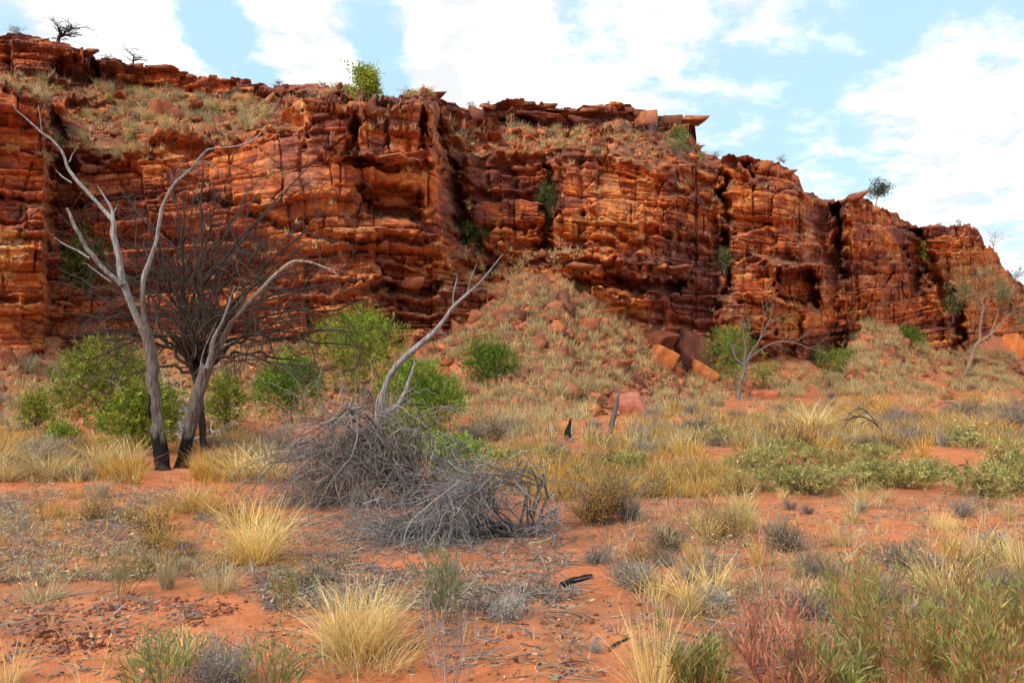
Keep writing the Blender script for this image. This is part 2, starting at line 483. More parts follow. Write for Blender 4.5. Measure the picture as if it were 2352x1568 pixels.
# profile kinks keep their height between neighbours: warp y so that crest and foot line up
OFF = np.zeros_like(GX)
SKYM = lambda x: np.mean([SKY(x + d) for d in (-48, -36, -24, -12, 0, 12, 24, 36, 48)], axis=0)
for j in range(len(gx)):
    k = ki[j]; w = min(max((gx[j] - px_[k]) / (px_[k + 1] - px_[k]), 0), 1)
    s_, b_ = SKYM(gx[j]), BASE(gx[j])
    v = (gy - s_) / (b_ - s_)
    acc = 0
    for kk, ww in ((k, 1 - w), (k + 1, w)):
        if ww > 0:
            sk, bk = SKYM(px_[kk]), BASE(px_[kk])
            acc = acc + ww * prof_at[kk](sk + v * (bk - sk))
    OFF[:, j] = acc
CUTS = [([(1000, 290), (1020, 330), (1050, 380), (1062, 470), (1105, 560), (1150, 600), (1118, 622), (1070, 575), (1042, 505), (1010, 385)], 2.6),
        ([(1254, 385), (1276, 385), (1274, 440), (1280, 570), (1246, 575), (1250, 470)], 3.2),
        ([(1654, 395), (1672, 395), (1676, 560), (1680, 640), (1668, 690), (1656, 640)], 5.0),
        ([(1774, 628), (1866, 626), (1874, 700), (1842, 708), (1790, 700)], 4.8), ([(1745, 598), (1890, 604), (1884, 626), (1760, 626)], -1.1),
        ([(1784, 700), (1838, 704), (1832, 826), (1782, 826)], .7),
        ([(1914, 470), (1934, 470), (1946, 620), (1938, 650), (1922, 600)], 4.5),
        ([(2088, 528), (2112, 560), (2132, 640), (2180, 720), (2192, 800), (2214, 800), (2202, 700), (2154, 620), (2120, 535)], 4.0),
        ([(215, 130), (228, 142), (226, 195), (212, 192)], 2.5),
        ([(803, 258), (817, 258), (819, 352), (806, 354)], 2.2),
        ([(960, 268), (973, 268), (976, 352), (965, 354)], 2.2),
        ([(1704, 362), (1712, 362), (1730, 408), (1720, 412)], 3.5),
        ([(1120, 275), (1230, 275), (1232, 296), (1120, 294)], 1.3),
        ([(830, 460), (860, 455), (865, 488), (840, 495)], .5),
        ([(860, 650), (1010, 653), (1010, 676), (850, 676)], 2.4), ([(600, 652), (850, 660), (850, 676), (610, 668)], 1.3),
        ([(1308, 641), (1575, 641), (1560, 664), (1330, 670)], 2.2), ([(1300, 612), (1580, 612), (1582, 640), (1304, 640)], -.6),
        ([(130, 152), (210, 160), (212, 192), (120, 190)], 1.8), ([(235, 185), (560, 212), (700, 226), (700, 240), (240, 205)], 1.2), ([(232, 168), (262, 170), (262, 192), (232, 192)], 1.2), ([(760, 364), (1000, 370), (1000, 380), (765, 377)], -1.5), ([(815, 381), (990, 384), (985, 400), (820, 396)], .9), ([(820, 446), (962, 446), (960, 498), (826, 500)], 2.0),
        ([(1500, 420), (1640, 410), (1650, 440), (1510, 450)], .9), ([(1860, 470), (1915, 476), (1918, 600), (1890, 600)], .8), ([(100, 240), (150, 300), (150, 330), (100, 280)], 1.0), ([(1745, 640), (1776, 640), (1790, 690), (1780, 820), (1750, 820)], -.5), ([(2020, 600), (2090, 590), (2100, 660), (1960, 690)], -.4),
        ([(120, 260), (150, 300), (190, 480), (205, 660), (160, 670), (120, 480)], 1.8)]
JX = GX + 15 * (hsh(np.floor(GX / 17 + .4 * vnoise(GX / 30, GY / 30, 3)), np.floor(GY / 11), 31) - .5) + 10 * fbm(GX / 40, GY / 30, 32, 3)
JY = GY + 9 * (hsh(np.floor(GX / 23), np.floor(GY / 13), 33) - .5) + 5 * fbm(GX / 40, GY / 30, 34, 3)
for poly, d in CUTS:
    OFF += d * in_poly(JX, JY, poly)
def blur(a, r):
    k = np.ones(2 * r + 1) / (2 * r + 1)
    p = np.pad(a, ((r, r), (r, r)), mode='edge')
    p = np.apply_along_axis(lambda q: np.convolve(q, k, 'valid'), 0, p)
    return np.apply_along_axis(lambda q: np.convolve(q, k, 'valid'), 1, p)
SEAMS = [([(1680, 540), (1760, 515), (1860, 532)], .8), ([(1690, 612), (1740, 582), (1830, 592)], .7), ([(1935, 606), (2010, 582), (2085, 568)], 1.0), ([(1935, 627), (2010, 603), (2085, 590)], .9), ([(1950, 692), (2040, 682), (2150, 652)], 1.1),
         ([(2130, 642), (2200, 626), (2290, 602)], 1.0), ([(2150, 742), (2260, 716)], .8), ([(1480, 530), (1560, 545), (1660, 576)], 1.0), ([(1284, 470), (1292, 560)], .8), ([(1334, 375), (1338, 500)], .8), ([(1460, 400), (1640, 420)], .7),
         ([(882, 262), (888, 347)], 1.6), ([(926, 265), (936, 345)], .6), ([(700, 300), (690, 400), (704, 520)], .6), ([(560, 500), (820, 562), (1000, 548)], .9), ([(600, 570), (760, 590), (1010, 600)], .9), ([(560, 640), (700, 655), (860, 650)], 1.1), ([(560, 705), (800, 700), (1020, 715)], .9),
         ([(-400, 330), (0, 330), (110, 348)], .9), ([(-400, 440), (0, 446), (130, 474)], 1.2), ([(-400, 500), (0, 508), (160, 524)], .8), ([(-400, 680), (0, 684), (180, 694)], 1.0), ([(180, 470), (400, 455), (600, 482)], .8), ([(180, 545), (420, 562), (600, 545)], .8), ([(180, 620), (420, 640), (560, 630)], .9),
         ([(1060, 450), (1250, 458)], .8), ([(1060, 522), (1250, 528)], .7), ([(1120, 400), (1126, 450)], .8), ([(1182, 395), (1186, 456)], .8), ([(1420, 668), (1560, 690), (1650, 700)], .8), ([(1420, 720), (1560, 740), (1650, 760)], .8), ([(1838, 700), (1842, 826)], .8), ([(1690, 690), (1770, 700)], .6)]
for ln, dp_ in SEAMS:
    ln = np.array(ln, float)
    wob = 7 * fbm(GX / 60, GY / 60, 13, 3)
    for a_, b_ in zip(ln[:-1], ln[1:]):
        m_ = (GX > min(a_[0], b_[0]) - 14) & (GX < max(a_[0], b_[0]) + 14) & (GY > min(a_[1], b_[1]) - 16) & (GY < max(a_[1], b_[1]) + 16)
        q_ = np.stack([GX[m_] + wob[m_], GY[m_] + wob[m_]], -1) - a_
        v_ = b_ - a_
        t_ = np.clip(q_ @ v_ / (v_ @ v_), 0, 1)
        d_ = np.linalg.norm(q_ - t_[:, None] * v_, axis=1)
        OFF[m_] += dp_ * np.exp(-(d_ / 3.6) ** 2)
def gridval0(A, x, y):
    i = np.clip(((x - gx[0]) / GS + .5).astype(int), 0, len(gx) - 1); j = np.clip(((y - gy[0]) / GS + .5).astype(int), 0, len(gy) - 1)
    return A[j, i]
q1 = hsh(np.floor(GX / 34 + .6 * vnoise(GY / 40, GX / 90, 36)), np.floor(GY / 19 + .5 * vnoise(GX / 50, GY / 60, 37)), 38) - .5
q2 = hsh(np.floor(GX / 15 + .6 * vnoise(GY / 20, GX / 50, 46)), np.floor(GY / 9 + .5 * vnoise(GX / 25, GY / 30, 47)), 48) - .5
jk = sstep(6, 60 + 60 * ((GX > 590) & (GX < 1020)), GY - SKY(GX))
OFF = gridval0(OFF, GX + (7 * q1 + 4 * q2) * jk, GY + jk * (8 * q2 + 11 * q1 + 10 * fbm(GX / 70, GY / 300, 49, 3)))
OFF = blur(OFF, 1)
DMAP = D0(GX) + OFF
def gridval(A, x, y):
    fx = np.clip((np.asarray(x, float) - gx[0]) / GS, 0, len(gx) - 1.001); fy = np.clip((np.asarray(y, float) - gy[0]) / GS, 0, len(gy) - 1.001)
    i, j = fx.astype(int), fy.astype(int)
    u, v = fx - i, fy - j
    return (A[j, i] * (1 - u) + A[j, i + 1] * u) * (1 - v) + (A[j + 1, i] * (1 - u) + A[j + 1, i + 1] * u) * v
# slopes that carry soil and plants
P3 = unproj(GX, GY, DMAP)
dz = -np.gradient(P3[..., 2], axis=0); dy_ = -np.gradient(P3[..., 1], axis=0)
SOIL = sstep(0.75, 1.1, blur(dy_, 3) / np.maximum(blur(dz, 3), 0.003))
FLAT = sstep(0.35, 0.9, blur(dy_, 1) / np.maximum(blur(dz, 1), 0.003)) * (GY < BASE(GX))
SOIL *= (GY < BASE(GX)) & (GY > SKY(GX) + 6)
# arc length along the wall
xs_ = np.linspace(-700, 3000, 1500)
pw = unproj(xs_, 600 + 0 * xs_, D0(xs_))
arc = np.concatenate([[0], np.cumsum(np.hypot(np.diff(pw[:, 0]), np.diff(pw[:, 1])))])
ARC = lambda x: np.interp(x, xs_, arc)

# ------------------------------------------------------------------ ground height
def cliff_foot(x):
    d = D0(x) + gridval(OFF, x, BASE(x) - 4)
    return d, unproj(x, BASE(x), d)[..., 2]
tx_ = np.linspace(-700, 3000, 1200)
fd_, fz_ = cliff_foot(tx_)
def smooth1(a, r):
    k = np.ones(2 * r + 1) / (2 * r + 1)
    return np.convolve(np.pad(a, r, mode='edge'), k, 'valid')
fds = np.where(tx_ < 260, smooth1(fd_, 22), smooth1(fd_, 5)); fzs = np.where(tx_ < 1880, smooth1(fz_, 7), smooth1(fz_, 1))
tant = (tx_ - CX) / FOC
def ground(X, Y):
    X = np.asarray(X, float); Y = np.asarray(Y, float)
    Yp = np.maximum(Y, 0.5)
    tt = X / Yp
    d = np.interp(tt, tant, fds); z = np.interp(tt, tant, fzs)
    plain = 0.006 * np.clip(Y - 12, 0, 60) + 0.10 * fbm(X * .23, Y * .23, 3, 3) * sstep(3, 9, np.hypot(X, Y)) + 0.025 * fbm(X * 1.3, Y * 1.3, 5, 3)
    L = z / 0.52 + 5
    u = np.clip((Y - (d - L)) / L, 0, 1.12)
    tal = z * u ** 1.25 * (Y > 5)
    bump = (0.85 * fbm(X * .22, Y * .22, 8, 3) + 0.34 * fbm(X * 1.1, Y * 1.1, 9, 3)) * sstep(0.08, 0.5, u) * (1 - .7 * sstep(.9, 1.0, u))
    return np.maximum(plain * (1 - sstep(.1, .6, u)), 0 * u - 1) + np.where(u > 0, tal, 0) + bump
def on_ground(x, y):
    """place on the ground seen at picture point (x, y)"""
    x = np.atleast_1d(np.asarray(x, float)); y = np.atleast_1d(np.asarray(y, float))
    Ys = np.geomspace(3.2, 115, 150)
    p = unproj(x[:, None], y[:, None], Ys[None, :])
    below = p[..., 2] < ground(p[..., 0], p[..., 1])
    i = np.where(below.any(1), np.argmax(below, 1), len(Ys) - 1)
    lo, hi = Ys[np.maximum(i - 1, 0)], Ys[i]
    for _ in range(9):
        mid = (lo + hi) / 2
        q = unproj(x, y, mid)
        b = q[:, 2] < ground(q[:, 0], q[:, 1])
        hi = np.where(b, mid, hi); lo = np.where(b, lo, mid)
    q = unproj(x, y, hi)
    q[:, 2] = ground(q[:, 0], q[:, 1])
    return q
def G1(x, y):
    return Vector(on_ground(x, y)[0])
def on_wall(x, y):
    return unproj(x, y, gridval(DMAP, x, y))

# ground sheet: a fan round the camera, fine in front, reaching the horizon
az = np.concatenate([np.linspace(-math.pi, -0.95, 40)[:-1], np.linspace(-0.95, 0.95, 620), np.linspace(0.95, math.pi, 40)[1:]])
rr = np.concatenate([[0.0, 1.0, 2.0], np.geomspace(3.0, 130, 420), np.geomspace(140, 2500, 24)])
A, R = np.meshgrid(az, rr)
gxw, gyw = R * np.sin(A), R * np.cos(A)
gz = ground(gxw, np.where(gyw > 0.5, gyw, 0.5)) * (gyw > 0.5)
gz = np.where(R > 130, np.minimum(gz, 0) - 0.2, gz)
near = (R < 40)
gz = gz + near * (0.012 * fbm(gxw * 6, gyw * 6, 21, 3) + .02 * np.maximum(fbm(gxw * 2.2, gyw * 2.2, 27, 2), 0))
na, nr = len(az), len(rr)
ii = np.arange(nr - 1)[:, None] * na + np.arange(na - 1)[None, :]
Q = np.stack([ii, ii + 1, ii + na + 1, ii + na], -1).reshape(-1, 4)
uu = np.clip((gz) / 2.5, 0, 1)
gc = np.ones(gxw.shape + (3,))
# soil on the slopes is duller, litter darkens the plain in patches
lit = sstep(-.05, .4, fbm(gxw * .55, gyw * .55, 33, 4) + .3 * fbm(gxw * 3, gyw * 3, 35, 3)) * .7
gc = gc * (1 - lit[..., None]) + np.array([.60, .80, 1.05]) * lit[..., None]
gc = gc * (1 - .6 * uu[..., None]) + np.array([.62, .70, .80]) * .6 * uu[..., None]
me = mesh_from('ground', np.stack([gxw, gyw, gz], -1).reshape(-1, 3), [Q[:, ::-1]], m_ground, gc.reshape(-1, 3), True)
ground_ob = add('ground', me, kind='structure')

# ------------------------------------------------------------------ the cliff
STEP = 2.05
cx = np.arange(-420, 2660, STEP)
NR = 372
vv = np.linspace(0, 1, NR)
X2, V2 = np.meshgrid(cx, vv)
s_c = ARC(X2)
stepc = np.floor(ARC(cx) / 1.3 + 0.3 * vnoise(ARC(cx), 0 * cx, 4))
top = SKY(cx) + (hsh(stepc, 1, 5) - .5) * 9 + (hsh(np.floor(ARC(cx) / .45), 2, 5) - .5) * 5
top = np.where((cx > 1592) & (cx < 1606), SKY(cx), top)
bot = BASE(cx) + 45
Y2 = top[None, :] + V2 * (bot - top)[None, :]
Dm = gridval(DMAP, X2, Y2)
soil = gridval(SOIL, X2, Y2)
P = unproj(X2, Y2, Dm)
Xw, Yw, Zw = P[..., 0], P[..., 1], P[..., 2]
dip = np.interp(Xw, [-40, -22, -12, 10, 25, 60, 120], [-2.2, -.9, 0, .3, .9, 6.0, 15.0])
zb = Zw - dip + 0.5 * fbm(s_c * .07, Zw * .05, 41, 2) + .03 * fbm(s_c * .5, Zw * .5, 42, 3)
disp = np.zeros_like(zb); hue = np.zeros_like(zb); crack = np.zeros_like(zb)
mass = sstep(-.25, .35, fbm(s_c * .09 + 5, zb * .16, 50, 3))      # massive (1) against thin bedded (0)
MASSIVE = [([(690, 270), (1000, 262), (1000, 560), (820, 570), (690, 540)], .8), ([(1290, 380), (1420, 375), (1440, 500), (1300, 520)], .9), ([(1110, 225), (1330, 235), (1330, 290), (1110, 290)], .9),
           ([(1950, 470), (2070, 500), (2090, 670), (1960, 660)], .6), ([(1780, 690), (1920, 690), (1920, 830), (1780, 830)], .8), ([(2130, 560), (2290, 560), (2290, 740), (2130, 740)], .5)]
for poly, v in MASSIVE:
    mk = in_poly(X2, Y2, poly)
    mass = np.where(mk, np.maximum(mass, v), mass)
def level(h, w, amp, gd, gw, seed, vp=.3, bamp=1.0, jit=.75):
    """one generation of beds (mean height h) cut into blocks (mean width w)"""
    nb = int(90 / h) + 4
    r = np.random.default_rng(seed)
    th = h * (0.35 + 1.3 * r.random(nb))
    bd = -25 + np.cumsum(th)
    zz_ = zb + .09 * h * fbm(s_c * .35 / h, zb * 0 + seed, seed, 3)
    k = np.clip(np.searchsorted(bd, zz_.ravel()).reshape(zz_.shape), 1, nb - 1)
    lo, hi = bd[k - 1], bd[k]
    ez = np.minimum(zz_ - lo, hi - zz_)
    under = zz_ - lo
    ww = w * (0.45 + 1.9 * hsh(k, 3, seed) ** 2)
    ss = (s_c + 0.10 * w * fbm(zb * .9 / w, s_c * .3, seed + 3, 2) + hsh(k, 4, seed) * 40) / ww
    c0 = np.floor(ss)
    e_lo = c0 + (hsh(c0, k, seed + 1) - .5) * jit * .8
    c = np.where(ss < e_lo, c0 - 1, c0)
    c = np.where(ss > c0 + 1 + (hsh(c0 + 1, k, seed + 1) - .5) * jit * .8, c0 + 1, c)
    a_ = c + (hsh(c, k, seed + 1) - .5) * jit * .8
    b_ = c + 1 + (hsh(c + 1, k, seed + 1) - .5) * jit * .8
    es = np.minimum(ss - a_, b_ - ss) * ww
    hv = hsh(c, k, seed + 2)
    bed = hsh(k, 9, seed + 5)
    bedv = bed + .9 * (vnoise(s_c * .22 / h, k * 3.3, seed + 15) - .5)
    off = amp * ((hv - .5) * 1.0 + (bedv - .5) * 1.9 * bamp)
    mid = (ss - (a_ + b_) / 2)
    off += amp * .7 * (hsh(c, k, seed + 6) - .5) * mid * 2
    off += amp * .5 * (hsh(c, k, seed + 7) - .5) * ((zz_ - lo) / (hi - lo) - .5) * 2
    pres = hsh(c, k, seed + 8)
    g = np.exp(-(es / (gw * .75)) ** 2) * gd * np.where(pres > 1 - vp, 1, .06)
    presz = sstep(.3, .7, vnoise(s_c * .4 / h, k * 7.7, seed + 11))
    g2 = np.exp(-(np.maximum(under, 0) / (gw * 1.3)) ** 2) * gd * 1.3 * presz + np.exp(-((hi - zz_) / (gw * .7)) ** 2) * gd * .35
    rnd = -amp * .22 * np.exp(-np.minimum(es, ez) / (.07 * min(h, w)))
    return off - g - g2 + rnd, hv, np.maximum(g, g2) / max(gd, 1e-6), bed
def chunks(size, amp, seed, asp=1.7, gd=.3, gw=.06, pres=.3):
    """broken rock: irregular cells, each set in or out and tilted its own way"""
    u = (s_c + .09 * size * fbm(s_c / size * .7, zb / size, seed, 2)) / (size * asp); v = (zb + .08 * size * fbm(s_c / size * .6, zb / size + 7, seed + 1, 2)) / size
    iu, iv = np.floor(u), np.floor(v)
    f1 = np.full(u.shape, 9.); f2 = np.full(u.shape, 9.); ci = np.zeros(u.shape); cj = np.zeros(u.shape); du = np.zeros(u.shape); dv = np.zeros(u.shape)
    for a in (-1, 0, 1):
        for b in (-1, 0, 1):
            x_ = iu + a + .1 + .8 * hsh(iu + a, iv + b, seed + 2); y_ = iv + b + .1 + .8 * hsh(iu + a, iv + b, seed + 3)
            d = np.maximum(np.abs(u - x_), np.abs(v - y_)) * .6 + np.hypot(u - x_, v - y_) * .4
            n_ = d < f1
            f2 = np.where(n_, f1, np.minimum(f2, d))
            ci = np.where(n_, iu + a, ci); cj = np.where(n_, iv + b, cj); du = np.where(n_, u - x_, du); dv = np.where(n_, v - y_, dv)
            f1 = np.minimum(f1, d)
    off = amp * ((hsh(ci, cj, seed + 4) - .5) * 1.6 + (hsh(ci, cj, seed + 5) - .5) * du * 1.8 + (hsh(ci, cj, seed + 6) - .3) * dv * 1.6)
    e = (f2 - f1) * size
    off -= gd * np.exp(-(e / gw) ** 2) * np.where(hsh(ci, cj, seed + 7) < pres, 1, .08)
    return off, hsh(ci, cj, seed + 8)
far = np.clip((Yw - 45) / 50, 0, 1)
v0, vh0 = chunks(5.5, 1.15, 801, 1.3, .3, .12, .5)
v1, vh1 = chunks(2.1, .68, 811, 1.5, .5, .08, .45)
v2, vh2 = chunks(.8, .34, 822, 1.7, .28, .05, .35)
v3, vh3 = chunks(.34, .12, 833, 1.9, .12, .035, .25)
o0, h0, k0, b0 = level(3.6, 13, .95, .5, .16, 77, .2, 1.2)
o1, h1, k1, b1 = level(1.5, 4.2, .62, .5, .08, 101, .4, 1.0)
o2, h2, k2, b2 = level(.62, 2.0, .36, .34, .055, 202, .32, 1.1)
o3, h3, k3, b3 = level(.32, 1.0, .17, .17, .045, 303, .28, 1.1)
o4, h4, k4, b4 = level(.16, .5, .08, .07, .03, 404, .2, 1.1)
bedded = sstep(.3, .7, vnoise(s_c * .12, zb * .3, 55))
disp = o0 + o1 * (.75 + .25 * (1 - mass)) + o2 * (1 - .6 * mass) * (.45 + .55 * bedded) + o3 * (1 - .8 * mass) * (.35 + .65 * bedded) + o4 * (1 - .85 * mass) * (.4 + .6 * bedded)
disp += v0 + v1 * (.6 + .4 * mass) + v2 * (1 - .75 * mass) * (1 - .35 * bedded) + v3 * (1 - .85 * mass)
disp += .16 * fbm(s_c * .45, Zw * .6, 60, 4) + .8 * fbm(s_c * .13, Zw * .12, 61, 3) + .03 * fbm(s_c * 3, Zw * 5, 62, 2)
# soil slopes: strata sink under scree
scree = .35 * fbm(s_c * .8, Zw * 1.6, 70, 4)
outc = sstep(.44, .56, vnoise(s_c * .16, zb * .30, 71) * .6 + vnoise(s_c * .55, zb * .9, 72) * .4) * soil
hs = 1.5 * (.7 + .6 * vnoise(s_c * .3, zb * 0, 73))
saw = (zb / hs + .3 * vnoise(s_c * .8, zb * .2, 74)) % 1.0
flat = gridval(FLAT, X2, Y2)
disp = disp * (1 - .82 * np.maximum(soil * (1 - outc), flat * (1 - .5 * outc))) + scree * soil * (1 - outc) + outc * 1.15 * hs * saw
soil = soil * (1 - .85 * outc)
edge = sstep(0, .02, V2)
disp = disp * (.45 + .55 * edge)
hd = np.hypot(Xw, Yw)
Xn = Xw - Xw / hd * disp; Yn = Yw - Yw / hd * disp
Zn = Zw
def on_wall(x, y, lift=0.0):
    """the place on the finished rock face seen about picture point (x, y)"""
    x = np.asarray(x, float); y = np.asarray(y, float)
    i = np.clip(((x - cx[0]) / STEP + .5).astype(int), 0, len(cx) - 1)
    j = np.clip((y - top[i]) / (bot[i] - top[i]) * (NR - 1) + .5, 0, NR - 1).astype(int)
    return np.stack([Xn[j, i], Yn[j, i], Zn[j, i]], -1)
# colours of the rock, with shade painted on the tower flanks
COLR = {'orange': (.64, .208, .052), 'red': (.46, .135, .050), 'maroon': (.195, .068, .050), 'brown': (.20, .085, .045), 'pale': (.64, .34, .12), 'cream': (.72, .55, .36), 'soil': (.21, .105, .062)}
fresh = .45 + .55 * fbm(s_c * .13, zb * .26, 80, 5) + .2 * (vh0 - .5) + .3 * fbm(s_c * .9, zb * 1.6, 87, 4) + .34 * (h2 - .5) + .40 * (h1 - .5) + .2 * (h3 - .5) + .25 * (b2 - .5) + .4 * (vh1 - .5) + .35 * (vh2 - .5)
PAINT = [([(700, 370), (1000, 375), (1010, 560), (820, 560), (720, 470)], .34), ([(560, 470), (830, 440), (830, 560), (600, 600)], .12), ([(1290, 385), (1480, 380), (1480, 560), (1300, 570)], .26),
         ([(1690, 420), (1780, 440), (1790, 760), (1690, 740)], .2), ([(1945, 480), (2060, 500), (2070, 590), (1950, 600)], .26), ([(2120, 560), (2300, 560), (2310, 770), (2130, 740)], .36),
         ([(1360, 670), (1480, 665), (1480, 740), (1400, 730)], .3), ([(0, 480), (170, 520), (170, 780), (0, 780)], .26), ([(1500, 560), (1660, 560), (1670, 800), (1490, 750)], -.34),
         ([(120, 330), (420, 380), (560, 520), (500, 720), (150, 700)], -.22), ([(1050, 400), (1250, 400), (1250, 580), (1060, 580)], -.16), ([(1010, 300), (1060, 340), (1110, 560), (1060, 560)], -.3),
         ([(1840, 410), (1930, 480), (1950, 700), (1900, 700)], -.3), ([(2020, 480), (2090, 520), (2190, 800), (2120, 720)], -.3), ([(0, 60), (900, 180), (900, 260), (0, 250)], -.2), ([(1100, 220), (1610, 260), (1600, 350), (1100, 300)], -.14),  # first two: shaded sides of the towers, put into the colour as darker rock
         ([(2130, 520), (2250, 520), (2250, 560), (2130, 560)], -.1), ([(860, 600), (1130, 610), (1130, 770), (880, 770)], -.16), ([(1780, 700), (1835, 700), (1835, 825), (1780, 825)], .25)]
wx = X2 + 26 * fbm(s_c * .5, zb * .5, 83, 3); wy = Y2 + 18 * fbm(s_c * .5 + 9, zb * .5, 84, 3)
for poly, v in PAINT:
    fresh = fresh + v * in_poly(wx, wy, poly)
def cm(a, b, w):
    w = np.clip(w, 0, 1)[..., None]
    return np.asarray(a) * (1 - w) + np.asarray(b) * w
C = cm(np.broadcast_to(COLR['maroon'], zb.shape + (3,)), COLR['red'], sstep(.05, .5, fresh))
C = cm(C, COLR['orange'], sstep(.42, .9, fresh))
pale = sstep(.50, .70, fbm(s_c * .5, zb * 1.1, 85, 3) * .5 + .5 + .25 * (h4 - .5)) * .5 * sstep(.5, .9, fresh)
C = cm(C, COLR['pale'], pale)
wth = sstep(.62, .70, vh1) * sstep(-.3, .3, fbm(s_c * .2, zb * .4, 92, 3)) * .55
C = cm(C, (.27, .135, .115), wth)
tan = (sstep(.80, .86, vh2) * .5 + sstep(.86, .92, vh1) * .4) * sstep(.35, .8, fresh)
C = cm(C, (.62, .33, .15), tan)
for poly, cc, a in [([(-60, 525), (56, 535), (68, 590), (30, 645), (-60, 640)], 'pale', .95), ([(-60, 538), (22, 545), (15, 590), (-60, 600)], 'cream', .9), ([(20, 560), (50, 555), (48, 585)], 'cream', .7), ([(30, 600), (60, 595), (52, 615)], 'cream', .6),
                    ([(1265, 512), (1420, 500), (1400, 530), (1280, 530)], 'pale', .5), ([(1375, 405), (1425, 405), (1425, 418), (1375, 420)], 'pale', .7), ([(840, 445), (960, 440), (960, 460), (840, 455)], 'pale', .5), ([(1782, 715), (1832, 712), (1830, 770), (1782, 775)], 'pale', .5),
                    ([(2245, 615), (2256, 615), (2256, 640), (2250, 640)], 'cream', .8)]:
    C = cm(C, COLR[cc], a * in_poly(X2 * .7 + wx * .3, Y2 * .6 + wy * .4, poly))
# dark streaks run down from ledges (desert varnish)
st = .6 * sstep(.62, .8, vnoise(s_c * 2.6, zb * .18, 90)) * sstep(.4, .6, vnoise(s_c * .2, zb * .35, 91)) * .6
C = cm(C, (.075, .035, .03), st)
C = cm(C, COLR['soil'], soil * .75)
# plateau behind the crest
back = []
backC = []
for bdist, bz in ((.6, .05), (2, .02), (6, -.3), (20, -1.5), (60, -3)):
    hx, hy = Xn[0] / hd[0], Yn[0] / hd[0]
    back.append(np.stack([Xn[0] + hx * bdist, Yn[0] + hy * bdist, Zn[0] + bz], -1))
    backC.append(cm(C[0], COLR['soil'], np.full(len(cx), min(1, bdist / 4))))
VV = np.concatenate([np.stack(back[::-1]), np.stack([Xn, Yn, Zn], -1)], 0)
CC = np.concatenate([np.stack(backC[::-1]), C], 0)
nr_, nc_ = VV.shape[:2]
ii = np.arange(nr_ - 1)[:, None] * nc_ + np.arange(nc_ - 1)[None, :]
Q = np.stack([ii, ii + nc_, ii + nc_ + 1, ii + 1], -1).reshape(-1, 4)
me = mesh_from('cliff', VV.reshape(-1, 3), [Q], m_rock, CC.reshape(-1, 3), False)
cliff = add('cliff', me, kind='structure')

# ------------------------------------------------------------------ plant and wood generators
def tubes(mb, P, R, sides, C):
    """m tapering tubes at once: P (m,n,3), R (m,n), C (3,), (m,3) or (m,n,3)"""
    P = np.asarray(P, float); R = np.asarray(R, float)
    m, n, _ = P.shape
    T = np.gradient(P, axis=1)
    T /= np.maximum(np.linalg.norm(T, axis=2, keepdims=True), 1e-9)
    mean = np.abs((P[:, -1] - P[:, 0])); ref = np.eye(3)[np.argmin(mean, 1)][:, None, :]
    U = np.cross(T, np.broadcast_to(ref, T.shape)); U /= np.maximum(np.linalg.norm(U, axis=2, keepdims=True), 1e-9)
    W = np.cross(T, U)
    a = np.arange(sides) / sides * 2 * math.pi
    V = P[:, :, None, :] + R[:, :, None, None] * (np.cos(a)[None, None, :, None] * U[:, :, None, :] + np.sin(a)[None, None, :, None] * W[:, :, None, :])
    C = np.asarray(C, float)
    if C.ndim == 1: C = np.broadcast_to(C, (m, n, 3))
    elif C.ndim == 2: C = np.broadcast_to(C[:, None, :], (m, n, 3))
    CV = np.broadcast_to(C[:, :, None, :], V.shape).reshape(-1, 3)
    b = (np.arange(m) * n * sides)[:, None, None] + (np.arange(n - 1) * sides)[None, :, None]
    k = np.arange(sides)[None, None, :]; k2 = (k + 1) % sides
    Q = np.stack([b + k, b + k2, b + sides + k2, b + sides + k], -1).reshape(-1, 4)
    mb.add(V.reshape(-1, 3), Q, None, CV)
def spline(pts, n):
    """Catmull-Rom through pts (k, d) sampled n times, evenly by chord"""
    p = np.asarray(pts, float)
    d = np.concatenate([[0], np.cumsum(np.linalg.norm(np.diff(p[:, :3], axis=0), axis=1))])
    p = np.concatenate([[2 * p[0] - p[1]], p, [2 * p[-1] - p[-2]]])
    s = np.linspace(0, d[-1], n)
    i = np.clip(np.searchsorted(d, s, side='right') - 1, 0, len(d) - 2)
    t = ((s - d[i]) / np.maximum(d[i + 1] - d[i], 1e-9))[:, None]
    a, b, c, e = p[i], p[i + 1], p[i + 2], p[i + 3]
    return .5 * ((2 * b) + (c - a) * t + (2 * a - 5 * b + 4 * c - e) * t ** 2 + (3 * b - a - 3 * c + e) * t ** 3)
def unit(v):
    v = np.asarray(v, float)
    return v / np.maximum(np.linalg.norm(v, axis=-1, keepdims=True), 1e-9)
def bough(mb, pts, sides, col, n=None, wob=.3, knob=.08, seed=0, colf=None):
    """one limb: pts rows (x, y, z, radius)"""
    p = spline(pts, n or max(8, len(pts) * 5))
    r = np.maximum(p[:, 3], .002)
    L = np.linspace(0, len(pts) * 1.6, len(p))
    q = p[:, :3] + np.stack([vnoise(L * 1.3, 0 * L + i * 5.1, seed) - .5 for i in range(3)], 1) * r[:, None] * wob * np.clip(np.linspace(0, 3.5, len(p)), .15, 1)[:, None]
    rr_ = r * (1 + knob * (vnoise(L * .35, 0 * L, seed + 9) - .5) * 2)
    c = np.broadcast_to(col, (len(p), 3)) if colf is None else colf(q)
    tubes(mb, q[None], rr_[None], sides, c[None])
    return q, r
